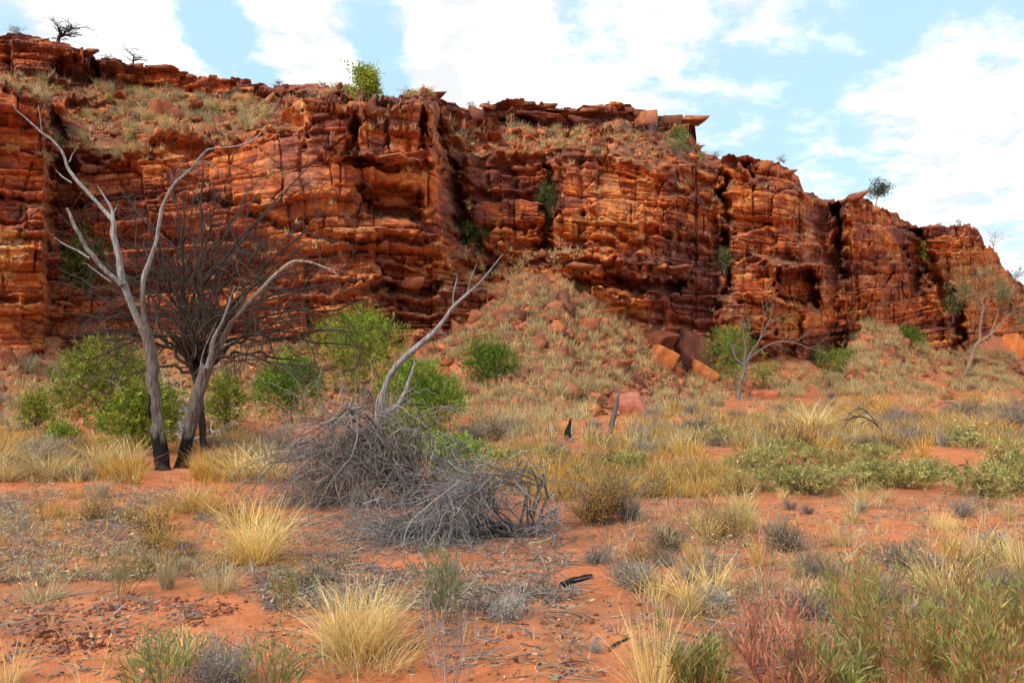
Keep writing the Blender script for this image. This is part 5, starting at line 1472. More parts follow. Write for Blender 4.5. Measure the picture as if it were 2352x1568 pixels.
LAND = [('the charred trunk feet', 395, 1080), ('the arching brush dome', 780, 1130), ('the curled brush end', 1190, 1220), ('the charred stump', 1306, 1000), ('the leaning dead post', 1408, 970), ('the forked bare tree', 1697, 905), ('the pale scrub', 1900, 1090),
        ('the arched branch', 2230, 1115), ('the charred log', 1322, 1340), ('the largest tussock', 820, 1470), ('the pink plant', 1790, 1540), ('the tall olive bush', 2150, 1520), ('the flat pale stone', 2040, 1292), ('the round dark bush', 1125, 870),
        ('the golden brown shrub', 1385, 1180), ('the cave tower', 1840, 835), ('the gum tree', 2222, 850), ('the orange slab', 1525, 830), ('the golden tussock', 590, 1260), ('the stained cliff foot', 60, 805), ('the tallest shrub', 820, 935), ('the stony sand', 230, 1430),
        ('the grassy cone top', 1200, 660), ('the second slope', 1985, 740), ('the olive shrub', 236, 980), ('the dark curved branch', 2010, 985), ('the oval-leaved shrub', 1040, 1100), ('the grey mound', 520, 1540), ('the brown shrub pair', 1700, 1250), ('the pale log', 65, 1075),
        ('the narrow leaved plant', 380, 1550), ('the far orange slab', 2335, 800), ('the cliff gully foot', 300, 800), ('the round bush', 661, 960)]
LX = np.array([l[1] for l in LAND], float); LYd = np.array([l[2] for l in LAND], float)
SEEN = {}
def distinct(desc, x, y):
    for k in range(6):
        t_ = f'{desc} {where(x, y, k)}'
        if t_ not in SEEN: break
    SEEN[t_] = 1
    return t_
def where(x, y, alt=0):
    dx, dy = x - LX, (y - LYd) * 2.6
    o = np.argsort(np.hypot(dx, dy))
    a = o[0]
    rel = 'beside' if abs(dx[a]) > abs(dy[a]) else ('in front of' if dy[a] > 0 else 'behind')
    v = np.array([x - LX[a], (y - LYd[a]) * 2.6]); best, bn = -9, o[1]
    for c in o[1:7]:
        u = np.array([LX[c] - LX[a], (LYd[c] - LYd[a]) * 2.6])
        s = float(u @ v) / (np.linalg.norm(u) * np.linalg.norm(v) + 1e-6)
        if s > best: best, bn = s, c
    if alt:
        bn = [c for c in o[1:8] if c != bn][alt - 1]
        return f'{rel} {LAND[a][0]} near {LAND[bn][0][4:]}'
    return f'{rel} {LAND[a][0]} toward {LAND[bn][0][4:]}'
SIZES = lambda s: 'tiny' if s < .25 else 'small' if s < .5 else 'medium' if s < .75 else 'large'

def pts_in(poly, n, r_, dens=None):
    poly = np.array(poly, float)
    out_ = []
    while len(out_) < n:
        q = np.stack([r_.uniform(poly[:, 0].min(), poly[:, 0].max(), n), r_.uniform(poly[:, 1].min(), poly[:, 1].max(), n)], 1)
        q = q[in_poly(q[:, 0], q[:, 1], [tuple(p) for p in poly])]
        out_.extend(q.tolist())
    return np.array(out_[:n])
TALUS = [(960, 900), (985, 800), (1045, 764), (1105, 714), (1124, 688), (1150, 646), (1196, 622), (1270, 624), (1324, 654), (1400, 708), (1480, 768), (1650, 850), (1900, 845), (1942, 815), (1952, 765), (1985, 730), (2015, 735), (2190, 815), (2352, 790), (2352, 890), (1800, 912), (1500, 950), (1100, 985)]
LTAL = [(-20, 800), (600, 788), (1000, 800), (1060, 900), (600, 1000), (-20, 1000)]
FARP = [(1080, 1000), (1500, 940), (1800, 908), (2380, 885), (2380, 1030), (1900, 1030), (1500, 1040)]
MIDL = [(-20, 1000), (620, 1000), (640, 1115), (-20, 1105)]
MIDM = [(1000, 1010), (1700, 1010), (1720, 1140), (1260, 1150), (1020, 1120)]
NEARL = [(-20, 1110), (560, 1120), (590, 1320), (-20, 1360)]
NEARR = [(1290, 1150), (2380, 1130), (2380, 1420), (1500, 1420)]
FORE = [(-20, 1360), (2380, 1360), (2380, 1560), (-20, 1560)]
rs = np.random.default_rng(4242)
GROUPSTONE = 'red stones scattered over the slopes'
def scatter_boulders(poly, n, lo, hi):
    for x, y in pts_in(poly, n, rs):
        if abs(x - 1125) < 50 and abs(y - 845) < 50: continue
        w = lo + (hi - lo) * rs.random() ** 2.2
        h = w * (.4 + .5 * rs.random())
        boulder(x, y, w, h, distinct(f'{SIZES((w - lo) / (hi - lo))} red stone', x, y), seed=int(rs.integers(1e6)), group=GROUPSTONE)
scatter_boulders([(1050, 900), (1140, 720), (1300, 700), (1480, 790), (1650, 860), (1600, 930), (1100, 970)], 165, 13, 58)
scatter_boulders([(960, 830), (985, 796), (1045, 760), (1105, 716), (1124, 690), (1152, 650), (1270, 630), (1330, 664), (1400, 720), (1300, 720), (1160, 720), (1080, 790)], 46, 16, 56)
scatter_boulders([(1650, 860), (1950, 830), (1985, 740), (2190, 830), (2352, 800), (2352, 870), (1800, 905)], 62, 9, 34)
scatter_boulders([(0, 810), (600, 800), (1000, 800), (1040, 880), (0, 930)], 60, 12, 46)

# ------------------------------------------------------------------ dry grass, hummocks and small shrubs: one set of meshes per kind
STRAW = [(.68, .48, .18), (.76, .59, .28), (.56, .38, .13), (.78, .66, .40)]
GOLD = [(.56, .31, .06), (.62, .38, .09), (.44, .23, .05), (.66, .47, .18)]
PALE = [(.60, .45, .21), (.68, .53, .27), (.47, .35, .17), (.37, .29, .15)]
GREYG = [(.32, .265, .235), (.39, .33, .29), (.23, .19, .17), (.46, .39, .31)]
W4 = [.35, .3, .2, .15]
def tuft(name, seed, n, h, spread, base_r, w, cols, droop=.5, seg=4, curl=.15, lean0=.1):
    r__ = np.random.default_rng(seed); mb = MB()
    blades(mb, r__, n, h, spread, base_r, w, mixcols(r__, cols, W4, n, .16), droop, seg, curl, lean0)
    return mb.mesh(name, m_grass)
def scrub(name, seed, n_st, h, wid, stemc, leafc, nleaf, leaf, wst=.006, droop=0.0, two=5):
    r__ = np.random.default_rng(seed); mb = MB()
    a = r__.random(n_st) * 6.28
    sk = r__.normal(size=2) * .22
    D = np.stack([np.cos(a) + sk[0], np.sin(a) + sk[1], np.zeros(n_st)], 1) * (wid / h) * (.2 + .9 * r__.random((n_st, 1))) * .55 + [0, 0, 1]
    S = np.stack([np.cos(a), np.sin(a), 0 * a], 1) * .08 * wid * r__.random((n_st, 1)) - [0, 0, .02]
    lf_ = .75 + .45 * np.cos(a - r__.random() * 6.28) * r__.random()
    P, R = grow(r__, S, D, h * (.3 + .75 * r__.random(n_st)) * lf_, np.full(n_st, wst), 6, .3, droop)
    tubes(mb, P, R, 3, mixcols(r__, stemc, [1] * len(stemc), n_st, .2))
    A, RA = sprout(r__, P, R, two, .75, .45, .7, .25, 4, .35, .03)
    tubes(mb, A, np.maximum(RA, wst * .45), 3, mixcols(r__, stemc, [1] * len(stemc), len(A), .25))
    if nleaf:
        al = A.reshape(-1, 3); k = r__.integers(0, len(al), nleaf)
        leaves(mb, al[k] + r__.normal(size=(nleaf, 3)) * leaf[0] * .5, r__.normal(size=(nleaf, 3)) + [0, 0, .3], leaf[0] * (.6 + .8 * r__.random(nleaf)), leaf[1], mixcols(r__, leafc, [1] * len(leafc), nleaf, .2), r__)
    return mb.mesh(name, m_grass)
M = {}
M['tuft'] = [tuft('grass_tuft', 10 + k, 90 + 25 * k, .42 + .04 * k, .28 + .05 * k, .07, .0085, STRAW, .5 + .1 * k, curl=.3) for k in range(7)]
M['gold'] = [tuft('grass_tuft', 20 + k, 70 + 25 * k, .36 + .04 * k, .34 + .06 * k, .10 + .02 * k, .009, GOLD, .4 + .1 * k, curl=.3) for k in range(7)]
M['hummock'] = [tuft('spinifex_hummock', 30 + k, 260, .5, .62, .14, .017, PALE, .35, 3, .1, .15) for k in range(6)]
M['hgrey'] = [tuft('spinifex_hummock', 36 + k, 260, .5, .6, .15, .016, [(.45, .39, .22), (.52, .44, .27), (.35, .30, .17), (.56, .46, .26)], .35, 3, .1, .15) for k in range(4)]
M['brown'] = [scrub('dry_shrub', 40 + k, 34, .5, 1.0, [(.22, .13, .07), (.3, .19, .09)], [(.50, .27, .06), (.58, .36, .10), (.38, .20, .05), (.60, .43, .17)], 900, (.026, .011)) for k in range(7)]
M['grey'] = [scrub('grey_shrub', 50 + k, 60, .45, .85, GREYG[:3], [(.33, .30, .27), (.26, .22, .2), (.40, .35, .28)], 700, (.022, .008), .005, two=7) for k in range(5)]
M['sage'] = [scrub('sage_shrub', 60 + k, 34, .45, .7, [(.2, .17, .1), (.28, .22, .12)], SAGE, 900, (.06, .017), .005) for k in range(4)]
M['white'] = [scrub('grey_shrub', 70 + k, 90, .32, .6, [(.42, .37, .34), (.34, .29, .28), (.5, .45, .40)], [(.5, .46, .41), (.4, .36, .33)], 900, (.014, .007), .0045, two=7) for k in range(3)]
M['weed'] = [scrub('dry_weed', 80 + k, 9, .42, .4, [(.36, .26, .15), (.28, .19, .12)], [(.56, .45, .26), (.48, .36, .18), (.62, .52, .34)], 70, (.05, .014), .0035, two=3) for k in range(5)]
USED = []
def plant(kind, x, y, size, label, name, cat, group=None, rot=None, xy=1.0, wall=False):
    p = Vector(on_wall(x, y)) if wall else G1(x, y)
    me = M[kind][int(rs.integers(len(M[kind])))]
    o = add(name, me, label=label, category=cat)
    if group: o['group'] = group
    o.location = p
    o.scale = (size * xy, size * xy, size)
    o.rotation_euler = (rs.normal() * .05, rs.normal() * .05, rs.random() * 6.28)
    return o
PHR = {'tuft': ('straw grass tuft', 'grass_tuft', 'grass tuft', 'straw grass tufts on the plain'), 'gold': ('golden grass clump', 'grass_tuft', 'grass tuft', 'golden grass clumps on the plain'),
       'hummock': ('straw spinifex hummock', 'spinifex_hummock', 'hummock', 'pale spinifex hummocks on the slopes'), 'hgrey': ('grey green hummock', 'spinifex_hummock', 'hummock', 'grey green hummocks on the slopes'),
       'brown': ('rusty dry shrub', 'dry_shrub', 'shrub', 'brown dry shrubs on the plain'), 'grey': ('grey twiggy shrub', 'grey_shrub', 'shrub', 'grey twiggy shrubs on the plain'),
       'sage': ('pale green plant', 'sage_shrub', 'shrub', 'pale green plants on the plain'), 'white': ('whitish grey mound', 'grey_shrub', 'shrub', 'whitish mounds on bare sand'), 'weed': ('dry curled weed', 'dry_weed', 'weed', 'dry weeds on the sand')}
COUNT = {}
KEEP = [(395, 1085, 75, 50), (1306, 1010, 40, 45), (1410, 965, 40, 55), (1125, 845, 50, 42), (820, 860, 90, 95), (1040, 1080, 70, 45), (1697, 905, 30, 30), (1456, 930, 40, 40), (236, 960, 90, 60), (661, 950, 60, 50)]
def clear(x, y):
    return not any(abs(x - a) < c and abs(y - b) < d for a, b, c, d in KEEP)
def scatter(poly, n, mix, lo, hi, xy=1.0):
    ks = list(mix); w = np.array([mix[k] for k in ks], float); w /= w.sum()
    for x, y in pts_in(poly, n, rs):
        if not clear(x, y): continue
        kd = ks[rs.choice(len(ks), p=w)]
        s = lo + (hi - lo) * rs.random() ** 1.6
        ph, nm, cat, grp = PHR[kd]
        if COUNT.get(nm, 0) >= 298: continue
        COUNT[nm] = COUNT.get(nm, 0) + 1
        plant(kd, x, y, s, distinct(f'{SIZES((s - lo) / (hi - lo))} {ph}', x, y), nm, cat, grp, xy=xy * (.85 + .5 * rs.random()))
scatter(TALUS, 160, {'hummock': .68, 'hgrey': .26, 'grey': .06}, .8, 1.9)
RSLOPE = [(1900, 850), (1945, 815), (1955, 765), (1985, 730), (2015, 735), (2190, 812), (2352, 785), (2352, 880), (1800, 912)]
scatter(RSLOPE, 26, {'hummock': .7, 'hgrey': .3}, .9, 2.0)
scatter(LTAL, 60, {'hummock': .5, 'hgrey': .3, 'grey': .2}, .9, 2.0)
scatter(FARP, 150, {'gold': .24, 'brown': .26, 'grey': .26, 'sage': .08, 'tuft': .16}, .8, 1.7, 1.3)
scatter(MIDL, 95, {'gold': .5, 'brown': .14, 'grey': .18, 'tuft': .18}, .7, 1.3, 1.2)
scatter(MIDM, 66, {'gold': .36, 'brown': .3, 'sage': .14, 'grey': .1, 'weed': .1}, .5, 1.0, 1.2)
scatter(NEARL, 74, {'gold': .16, 'weed': .66, 'tuft': .06, 'brown': .12}, .4, .9)
scatter(NEARR, 84, {'tuft': .34, 'grey': .12, 'weed': .38, 'brown': .10, 'white': .06}, .35, .8)
scatter(FORE, 34, {'weed': .55, 'white': .15, 'tuft': .2, 'grey': .1}, .25, .5)

# ------------------------------------------------------------------ nearer plants one would point at
def grass_px(label, x, yb, w, h, n, cols, seed, spread=.3, droop=.5, wblade=.0045, lean0=.08, curl=.15, seg=6, name='grass_tuft', cat='grass tuft', rb_=.16):
    p = G1(x, yb); k = p[1] / FOC
    r__ = np.random.default_rng(seed); mb = MB()
    blades(mb, r__, n, h * k, spread, w * k * rb_, wblade, mixcols(r__, cols, W4, n, .14), droop, seg, curl, lean0)
    o = add(name, mb.mesh(name, m_grass), label=label, category=cat)
    o.location = p
    return o
grass_px('largest straw yellow grass tussock with drooping blades', 820, 1506, 240, 178, 1000, STRAW, 1, .42, .7, .0052, rb_=.24, curl=.4)
grass_px('messy bent straw blades flopping out of the largest tussock', 835, 1535, 330, 130, 420, STRAW + GREYG[:0], 21, .8, .9, .005, rb_=.3, curl=.5)
grass_px('golden straw tussock between the brush dome and bare sand', 590, 1292, 200, 165, 700, [(.76, .54, .19), (.84, .65, .28), (.64, .43, .13), (.86, .71, .38)], 2, .55, .9, .006, rb_=.14, curl=.5)
grass_px('thin yellow grass clump in front of the pink plant', 1500, 1600, 180, 215, 260, STRAW, 3, .28, .3, .004)
grass_px('flopped pale grass tuft at the edge of the stony sand', 92, 1380, 230, 78, 260, [(.5, .42, .22), (.56, .48, .28), (.4, .32, .18), (.3, .27, .18)], 4, .7, .9, .0055, .4)
grass_px('upright grey tan grass tuft behind the stony sand', 382, 1352, 80, 88, 240, [(.36, .29, .17), (.42, .34, .2), (.3, .24, .15), (.46, .38, .24)], 5, .2, .2, .004)
grass_px('low flopped straw grass beside the grey tan tuft', 505, 1356, 190, 84, 320, [(.46, .36, .18), (.52, .42, .22), (.38, .29, .15), (.34, .28, .18)], 6, .6, .8, .0045, .3)
grass_px('grey tan tuft of grass at the near side of charred trunks', 232, 1146, 64, 58, 260, [(.40, .33, .2), (.46, .38, .25), (.33, .27, .18), (.5, .42, .28)], 7, .24, .3, .006)
grass_px('pale yellow grass blades at the very corner of the sand', 20, 1580, 120, 130, 110, STRAW, 8, .4, .6, .005)
grass_px('few tall straw stems beside the narrow leaved plant', 205, 1590, 120, 150, 26, STRAW, 9, .42, .6, .005)
grass_px('straw tussock on top of the brown shrub pair', 1700, 1220, 160, 86, 420, [(.58, .44, .18), (.64, .5, .24), (.5, .36, .13), (.6, .5, .3)], 10, .42, .55, .008)
grass_px('small upright gold grass near the brown shrub pair', 1592, 1312, 52, 86, 130, GOLD, 11, .16, .2, .005)
grass_px('narrow gold grass tuft in bare sand below brown shrubs', 1735, 1302, 48, 66, 90, GOLD, 12, .2, .3, .005)
grass_px('gold grass tuft next to the flat pale stone', 2180, 1300, 60, 88, 160, GOLD, 13, .2, .3, .005)
grass_px('tall straw grass near the frame edge by the grey shrubs', 2340, 1330, 90, 120, 200, STRAW, 14, .26, .3, .005)
grass_px('loose straw tuft of fine blades beyond the pale scrub edge', 2120, 1050, 90, 60, 180, GOLD, 15, .45, .5, .010)
grass_px('gold grass tuft growing behind the pale scrub', 1760, 1020, 60, 44, 160, GOLD, 16, .4, .4, .011)
grass_px('straw grass at the foot of the second charred trunk', 470, 1100, 130, 60, 320, GOLD, 17, .4, .4, .008)
grass_px('straw grass between pale log and charred trunk', 250, 1085, 130, 70, 280, STRAW, 18, .4, .4, .008)
def scrub_px(label, x, yb, w, h, kind, seed, nst=70, nleaf=2500, leaf=(.02, .008), wst=.004, name='dry_shrub'):
    p = G1(x, yb); k = p[1] / FOC
    pal = {'brown': ([(.22, .13, .07), (.3, .19, .09)], [(.50, .28, .065), (.58, .36, .11), (.38, .21, .06), (.60, .44, .19)]), 'grey': (GREYG[:3], [(.33, .30, .27), (.26, .22, .2), (.40, .35, .28)]),
           'white': ([(.42, .37, .34), (.34, .29, .28), (.5, .45, .40)], [(.5, .46, .41), (.4, .36, .33)]), 'gb': ([(.26, .2, .15), (.3, .25, .2)], [(.38, .29, .16), (.3, .25, .19), (.44, .34, .2)])}[kind]
    me = scrub(name, seed, nst, h * k, w * k, pal[0], pal[1], nleaf, leaf, wst, two=8)
    o = add(name, me, label=label, category='shrub'); o.location = p
    return o
scrub_px('broad golden brown shrub with a grey middle on red sand', 1375, 1200, 250, 165, 'brown', 1, 110, 7000)
scrub_px('grey shrub growing through the golden brown one', 1446, 1196, 130, 110, 'grey', 2, 70, 1400, name='grey_shrub')
scrub_px('low rusty brown shrub under the straw topped tussock', 1640, 1242, 230, 100, 'brown', 3, 100, 4600)
scrub_px('rounded tan shrub standing apart on bare sand', 1808, 1264, 112, 92, 'gb', 4, 80, 2400)
scrub_px('dull grey brown shrub joined to the rusty brown one', 1540, 1262, 150, 70, 'gb', 5, 70, 2200)
scrub_px('grey brown shrub beside the flat pale stone', 2080, 1318, 150, 90, 'gb', 6, 80, 1200, name='grey_shrub')
scrub_px('whitish grey dead mound nearest the charred log', 1462, 1356, 92, 78, 'white', 7, 110, 1300, wst=.003, name='grey_shrub')
scrub_px('whitish grey mound in front of small grass tufts', 1650, 1396, 92, 58, 'white', 8, 110, 1300, wst=.003, name='grey_shrub')
scrub_px('big grey mound among the narrow leaved plants', 520, 1580, 210, 130, 'white', 9, 200, 3000, (.012, .006), .0022, name='grey_shrub')
scrub_px('grey wiry shrub below the curled brush end', 1375, 1290, 130, 50, 'grey', 10, 80, 900, name='grey_shrub')
scrub_px('dark wiry litter shrub in front of the brush dome', 720, 1340, 170, 66, 'gb', 11, 100, 1400, wst=.003)
scrub_px('grey flattened shrub near the largest tussock', 1150, 1420, 190, 80, 'white', 12, 120, 1400, wst=.0025, name='grey_shrub')
scrub_px('olive brown dense shrub beside the orange white boulder', 660, 1058, 130, 100, 'gb', 13, 110, 3600, (.04, .015), .006)
scrub_px('olive brown low shrub beyond the dark curved branch', 1985, 1035, 90, 50, 'gb', 14, 70, 1800, (.04, .015), .006)
scrub_px('long grey purple shrub strip beyond the curved branch', 2200, 962, 190, 60, 'grey', 15, 160, 2400, (.04, .012), .009, name='grey_shrub')
scrub_px('grey purple shrub at the edge of the far plain', 2335, 990, 80, 80, 'grey', 16, 90, 1400, (.04, .012), .008, name='grey_shrub')
scrub_px('grey shrub by the charred stump and golden grass', 1080, 1020, 110, 70, 'grey', 17, 90, 1600, (.03, .012), .007, name='grey_shrub')
scrub_px('pale grey green bush on the plain below the stony slope', 1136, 1012, 70, 60, 'gb', 18, 80, 2200, (.04, .016), .006)
scrub_px('grey brush tangle at the edge of the olive shrub', 90, 1060, 200, 80, 'grey', 19, 150, 1500, (.03, .01), .006, name='grey_shrub')
scrub_px('pale grass like shrub on the slope below the stained cliff', 140, 880, 150, 80, 'gb', 20, 110, 3000, (.05, .018), .009)
for k, (x, yb, w, h, lab) in enumerate([(1720, 1082, 130, 66, 'pale green scrub bush nearest the bare sand middle'), (1800, 1070, 130, 80, 'taller pale green bush inside the green scrub patch'), (1790, 1128, 150, 70, 'low front bush of the pale green scrub patch'),
                                        (1880, 1136, 160, 84, 'widest pale green bush at the front of the scrub patch'), (1900, 1075, 140, 72, 'pale green bush in the middle of the scrub patch'), (1985, 1120, 140, 78, 'sage green bush around the upright black stick'),
                                        (2010, 1068, 120, 56, 'far pale green bush of the scrub patch'), (2090, 1120, 130, 70, 'pale green bush at the thin end of the scrub patch'), (2140, 1100, 90, 50, 'small sparse bush closing the scrub patch'),
                                        (2270, 1140, 150, 100, 'sage green bush with burnt stems rising from it'), (2345, 1130, 110, 120, 'sage green bush cut by the frame edge'), (2325, 1070, 90, 80, 'pale green bush behind the burnt slanted stem'),
                                        (1270, 1060, 70, 40, 'small sage plant near the charred stump'), (1450, 1080, 80, 44, 'small sage plant in bare sand past the golden shrub'), (1150, 1068, 90, 44, 'low sage plant beside the oval-leaved shrub')]):
    shrub_px('sage_shrub', lab, 'shrub', x, yb, w * 1.2, h * .68, SAGE, [.35, .25, .25, .15], 400 + k, nl=int(9 * w + 350), leaf=(.062, .015), lobes=7, low=.03, lift=.6, stem=(.24, .17, .10), nst=12, stem_r=.008)
def erect(name, label, x, yb, w, h, nst, per, cols, stemc, leaf, seed, lean=.3, sub=3, cat='plant', lw=1.0, up=1.3):
    p = G1(x, yb); k = p[1] / FOC; W_, H_ = w * k, h * k
    r__ = np.random.default_rng(seed)
    o = thing(name, label, cat, p)
    a = r__.random(nst) * 6.28
    rad = np.sqrt(r__.random((nst, 1)))
    d2 = np.stack([np.cos(a), np.sin(a), 0 * a], 1)
    S = d2 * rad * W_ * .22 - [0, 0, .02]
    D = d2 * rad * (W_ * .42 / H_) + [0, 0, 1] + r__.normal(size=(nst, 3)) * .1
    P, R = grow(r__, S, D, H_ * (.6 + .5 * r__.random(nst)), np.full(nst, .0032), 7, .12, .04)
    A, RA = sprout(r__, P, R, sub, .45, .45, .7, .2, 6, .15, .08)
    mb = MB()
    tubes(mb, P, R, 4, mixcols(r__, stemc, [1] * len(stemc), nst, .15)); tubes(mb, A, np.maximum(RA, .0014), 3, mixcols(r__, stemc, [1] * len(stemc), len(A), .2))
    add('stem', mb.mesh('stem', m_twig), o)
    mb = MB()
    al = np.concatenate([P[:, 2:].reshape(-1, 3), A[:, 1:].reshape(-1, 3)])
    td = np.concatenate([unit(np.gradient(P, axis=1))[:, 2:].reshape(-1, 3), unit(np.gradient(A, axis=1))[:, 1:].reshape(-1, 3)])
    m = int(nst * per)
    i_ = r__.integers(0, len(al), m)
    leaves(mb, al[i_] + r__.normal(size=(m, 3)) * .012, td[i_] * up + unit(r__.normal(size=(m, 3))) * .75, leaf[0] * (.5 + .8 * r__.random(m)), leaf[1] * (.7 + .6 * r__.random(m)), mixcols(r__, cols, [1] * len(cols), m, .15), r__)
    add('foliage', mb.mesh('foliage', m_leaf), o)
    return o
OLV = [(.22, .22, .06), (.28, .27, .085), (.17, .17, .05), (.34, .28, .10), (.28, .33, .09)]
STO = [(.30, .13, .045), (.36, .17, .06)]
erect('olive_bush', 'tall olive bush with orange brown stems, nearest of three', 2060, 1600, 270, 255, 38, 30, OLV, STO, (.075, .0085), 1)
erect('olive_bush', 'leafy olive bush filling the bottom corner', 2240, 1640, 310, 240, 50, 32, OLV, STO, (.075, .009), 2)
erect('olive_bush', 'olive bush with thin rusty stems behind the corner one', 2335, 1520, 160, 190, 30, 26, OLV, STO, (.075, .009), 3)
erect('olive_bush', 'sparse upright olive sprig above the pink plant', 1960, 1440, 110, 150, 18, 30, OLV, STO, (.06, .007), 4)
erect('olive_bush', 'thin rusty stemmed sprig between olive bushes', 2210, 1430, 90, 160, 14, 18, OLV, STO, (.06, .007), 5)
PNK = [(.48, .19, .125), (.56, .26, .17), (.38, .14, .09), (.46, .25, .13)]
erect('pink_plant', 'reddish pink narrow leaved plant on the sand', 1800, 1600, 230, 180, 30, 24, PNK, [(.26, .09, .065), (.32, .12, .08)], (.075, .0065), 6)
erect('pink_plant', 'smaller pinkish sprig leaning over bare sand', 1745, 1540, 110, 180, 16, 24, PNK, [(.26, .09, .065)], (.07, .006), 7)
GRN = [(.24, .28, .08), (.30, .34, .11), (.17, .21, .055), (.38, .38, .17)]
erect('narrow_leaved_plant', 'green narrow leaved plant beside the grey mound', 375, 1595, 200, 120, 22, 20, GRN, [(.2, .16, .08)], (.085, .0075), 8)
erect('narrow_leaved_plant', 'second green plant in front of the grey mound', 620, 1600, 200, 130, 18, 18, GRN, [(.2, .16, .08)], (.085, .0072), 9)
erect('narrow_leaved_plant', 'slim grey green plant beside the largest tussock', 1010, 1425, 110, 140, 22, 30, [(.22, .24, .12), (.28, .29, .15), (.17, .19, .09)], [(.24, .2, .14)], (.085, .008), 10)
erect('narrow_leaved_plant', 'olive green low plant in front of the yellow grass', 1610, 1600, 170, 120, 40, 30, OLV, STO, (.07, .0085), 11)
erect('narrow_leaved_plant', 'low green plant under the olive bushes', 1900, 1600, 170, 110, 36, 30, GRN, STO, (.08, .009), 12)
erect('narrow_leaved_plant', 'thin green sprig on litter behind the stony sand', 270, 1368, 120, 100, 16, 20, [(.22, .23, .1), (.27, .26, .12)], [(.26, .17, .1)], (.06, .006), 13)
erect('narrow_leaved_plant', 'leaning sprig with narrow leaves left over from the tussock'.replace('left over from', 'touching'), 665, 1420, 80, 130, 8, 30, OLV, STO, (.07, .007), 14)
erect('twiggy_weed', 'bare lilac grey twiggy weed standing on sand', 1030, 1560, 180, 210, 14, 5, [(.4, .34, .3)], [(.30, .24, .24), (.25, .19, .18)], (.03, .005), 15)
erect('twiggy_weed', 'thin brown twiggy weed in front of grey tan tuft', 770, 1300, 130, 110, 16, 8, [(.45, .34, .2)], [(.3, .22, .15)], (.03, .006), 16)

# ------------------------------------------------------------------ uncountable cover
def widen(poly):
    return [(-460 if x <= 0 else 2820 if x >= 2352 else x, y) for x, y in poly]
def cover(name, specs, label):
    mb = MB(); rr__ = np.random.default_rng(99)
    for poly, n, cols, hlo, hhi, nb, w, spread, droop in specs:
        q = pts_in(widen(poly), int(n * 1.36), rr__)
        # clumpy: drop points where noise is low
        keep = vnoise(q[:, 0] / 60, q[:, 1] / 22, 7) + .25 * rr__.random(len(q)) > .38
        keep &= np.array([clear(a, b) or (c_ > .85 and h_ < 1) for (a, b), c_, h_ in zip(q, rr__.random(len(q)), rr__.random(len(q)))])
        q = q[keep]
        g_ = on_ground(q[:, 0], q[:, 1])
        n = len(g_)
        h = hlo + (hhi - hlo) * rr__.random(n) ** 1.6
        N = n * nb
        idx = np.repeat(np.arange(n), nb)
        k = rr__.choice(len(cols), n)
        c = np.asarray(cols, float)[k][idx] * (1 + .22 * rr__.normal(size=(N, 1))).clip(.4, 1.8)
        a = rr__.random(N) * 6.28
        br = h[idx] * .22 * np.sqrt(rr__.random(N))
        B = g_[idx] + np.stack([np.cos(a) * br, np.sin(a) * br, np.zeros(N) - .02], 1)
        lean = np.abs(.1 + spread * rr__.normal(size=N)); hh = h[idx] * (.4 + .7 * rr__.random(N))
        o_ = np.stack([np.cos(a), np.sin(a), 0 * a], 1)
        seg = 3; s = np.linspace(0, 1, seg)
        th = lean[:, None] + droop * rr__.random((N, 1)) * s[None]
        dl = (hh / (seg - 1))[:, None]
        hx = np.cumsum(np.concatenate([np.zeros((N, 1)), np.sin(th[:, 1:]) * dl], 1), 1); hz = np.cumsum(np.concatenate([np.zeros((N, 1)), np.cos(th[:, 1:]) * dl], 1), 1)
        P = B[:, None] + o_[:, None] * hx[..., None] + np.array([0, 0, 1.]) * hz[..., None]
        sv = unit(rr__.normal(size=(N, 3)) * [1, 1, .2])
        ww = (w * (.6 + .8 * rr__.random(N)))[:, None] * np.array([1, .8, .25])[None]
        V = np.stack([P + sv[:, None] * ww[..., None] * .5, P - sv[:, None] * ww[..., None] * .5], 2)
        b = (np.arange(N) * seg * 2)[:, None] + (np.arange(seg - 1) * 2)[None]
        Q = np.stack([b, b + 1, b + 3, b + 2], -1).reshape(-1, 4)
        mb.add(V.reshape(-1, 3), Q, None, np.repeat(c, seg * 2, 0))
    return add(name, mb.mesh(name, m_grass), kind='stuff', label=label)
SPIN = PALE + [(.46, .39, .21), (.52, .43, .23)]
MIXF = [(.56, .31, .06), (.48, .27, .07), (.40, .31, .23), (.33, .27, .23), (.62, .46, .19), (.36, .34, .15), (.42, .25, .09), (.66, .5, .2)]
cover('dry_grass', [
    (TALUS, 5200, SPIN, .22, .8, 20, .026, .55, .4), (RSLOPE, 1700, SPIN, .25, .85, 20, .03, .55, .4), (LTAL, 1700, SPIN + [(.34, .28, .22)], .25, .8, 20, .026, .55, .4),
    (FARP, 4600, MIXF, .15, .55, 18, .020, .5, .5), (MIDL, 1500, GOLD + [(.36, .30, .22), (.42, .33, .17)], .15, .5, 16, .011, .45, .5),
    (MIDM, 2400, GOLD + [(.36, .25, .1), (.30, .29, .15)], .08, .35, 14, .010, .5, .5), (NEARL, 2100, STRAW + GREYG + GOLD, .04, .2, 12, .005, 1.0, .6),
    (NEARR, 3000, STRAW + GREYG + [(.36, .25, .1), (.5, .36, .16)], .04, .22, 12, .005, 1.0, .6), (FORE, 420, STRAW + GREYG, .03, .14, 10, .004, .8, .6)], 'dry grass and low growth covering the plain and slopes')
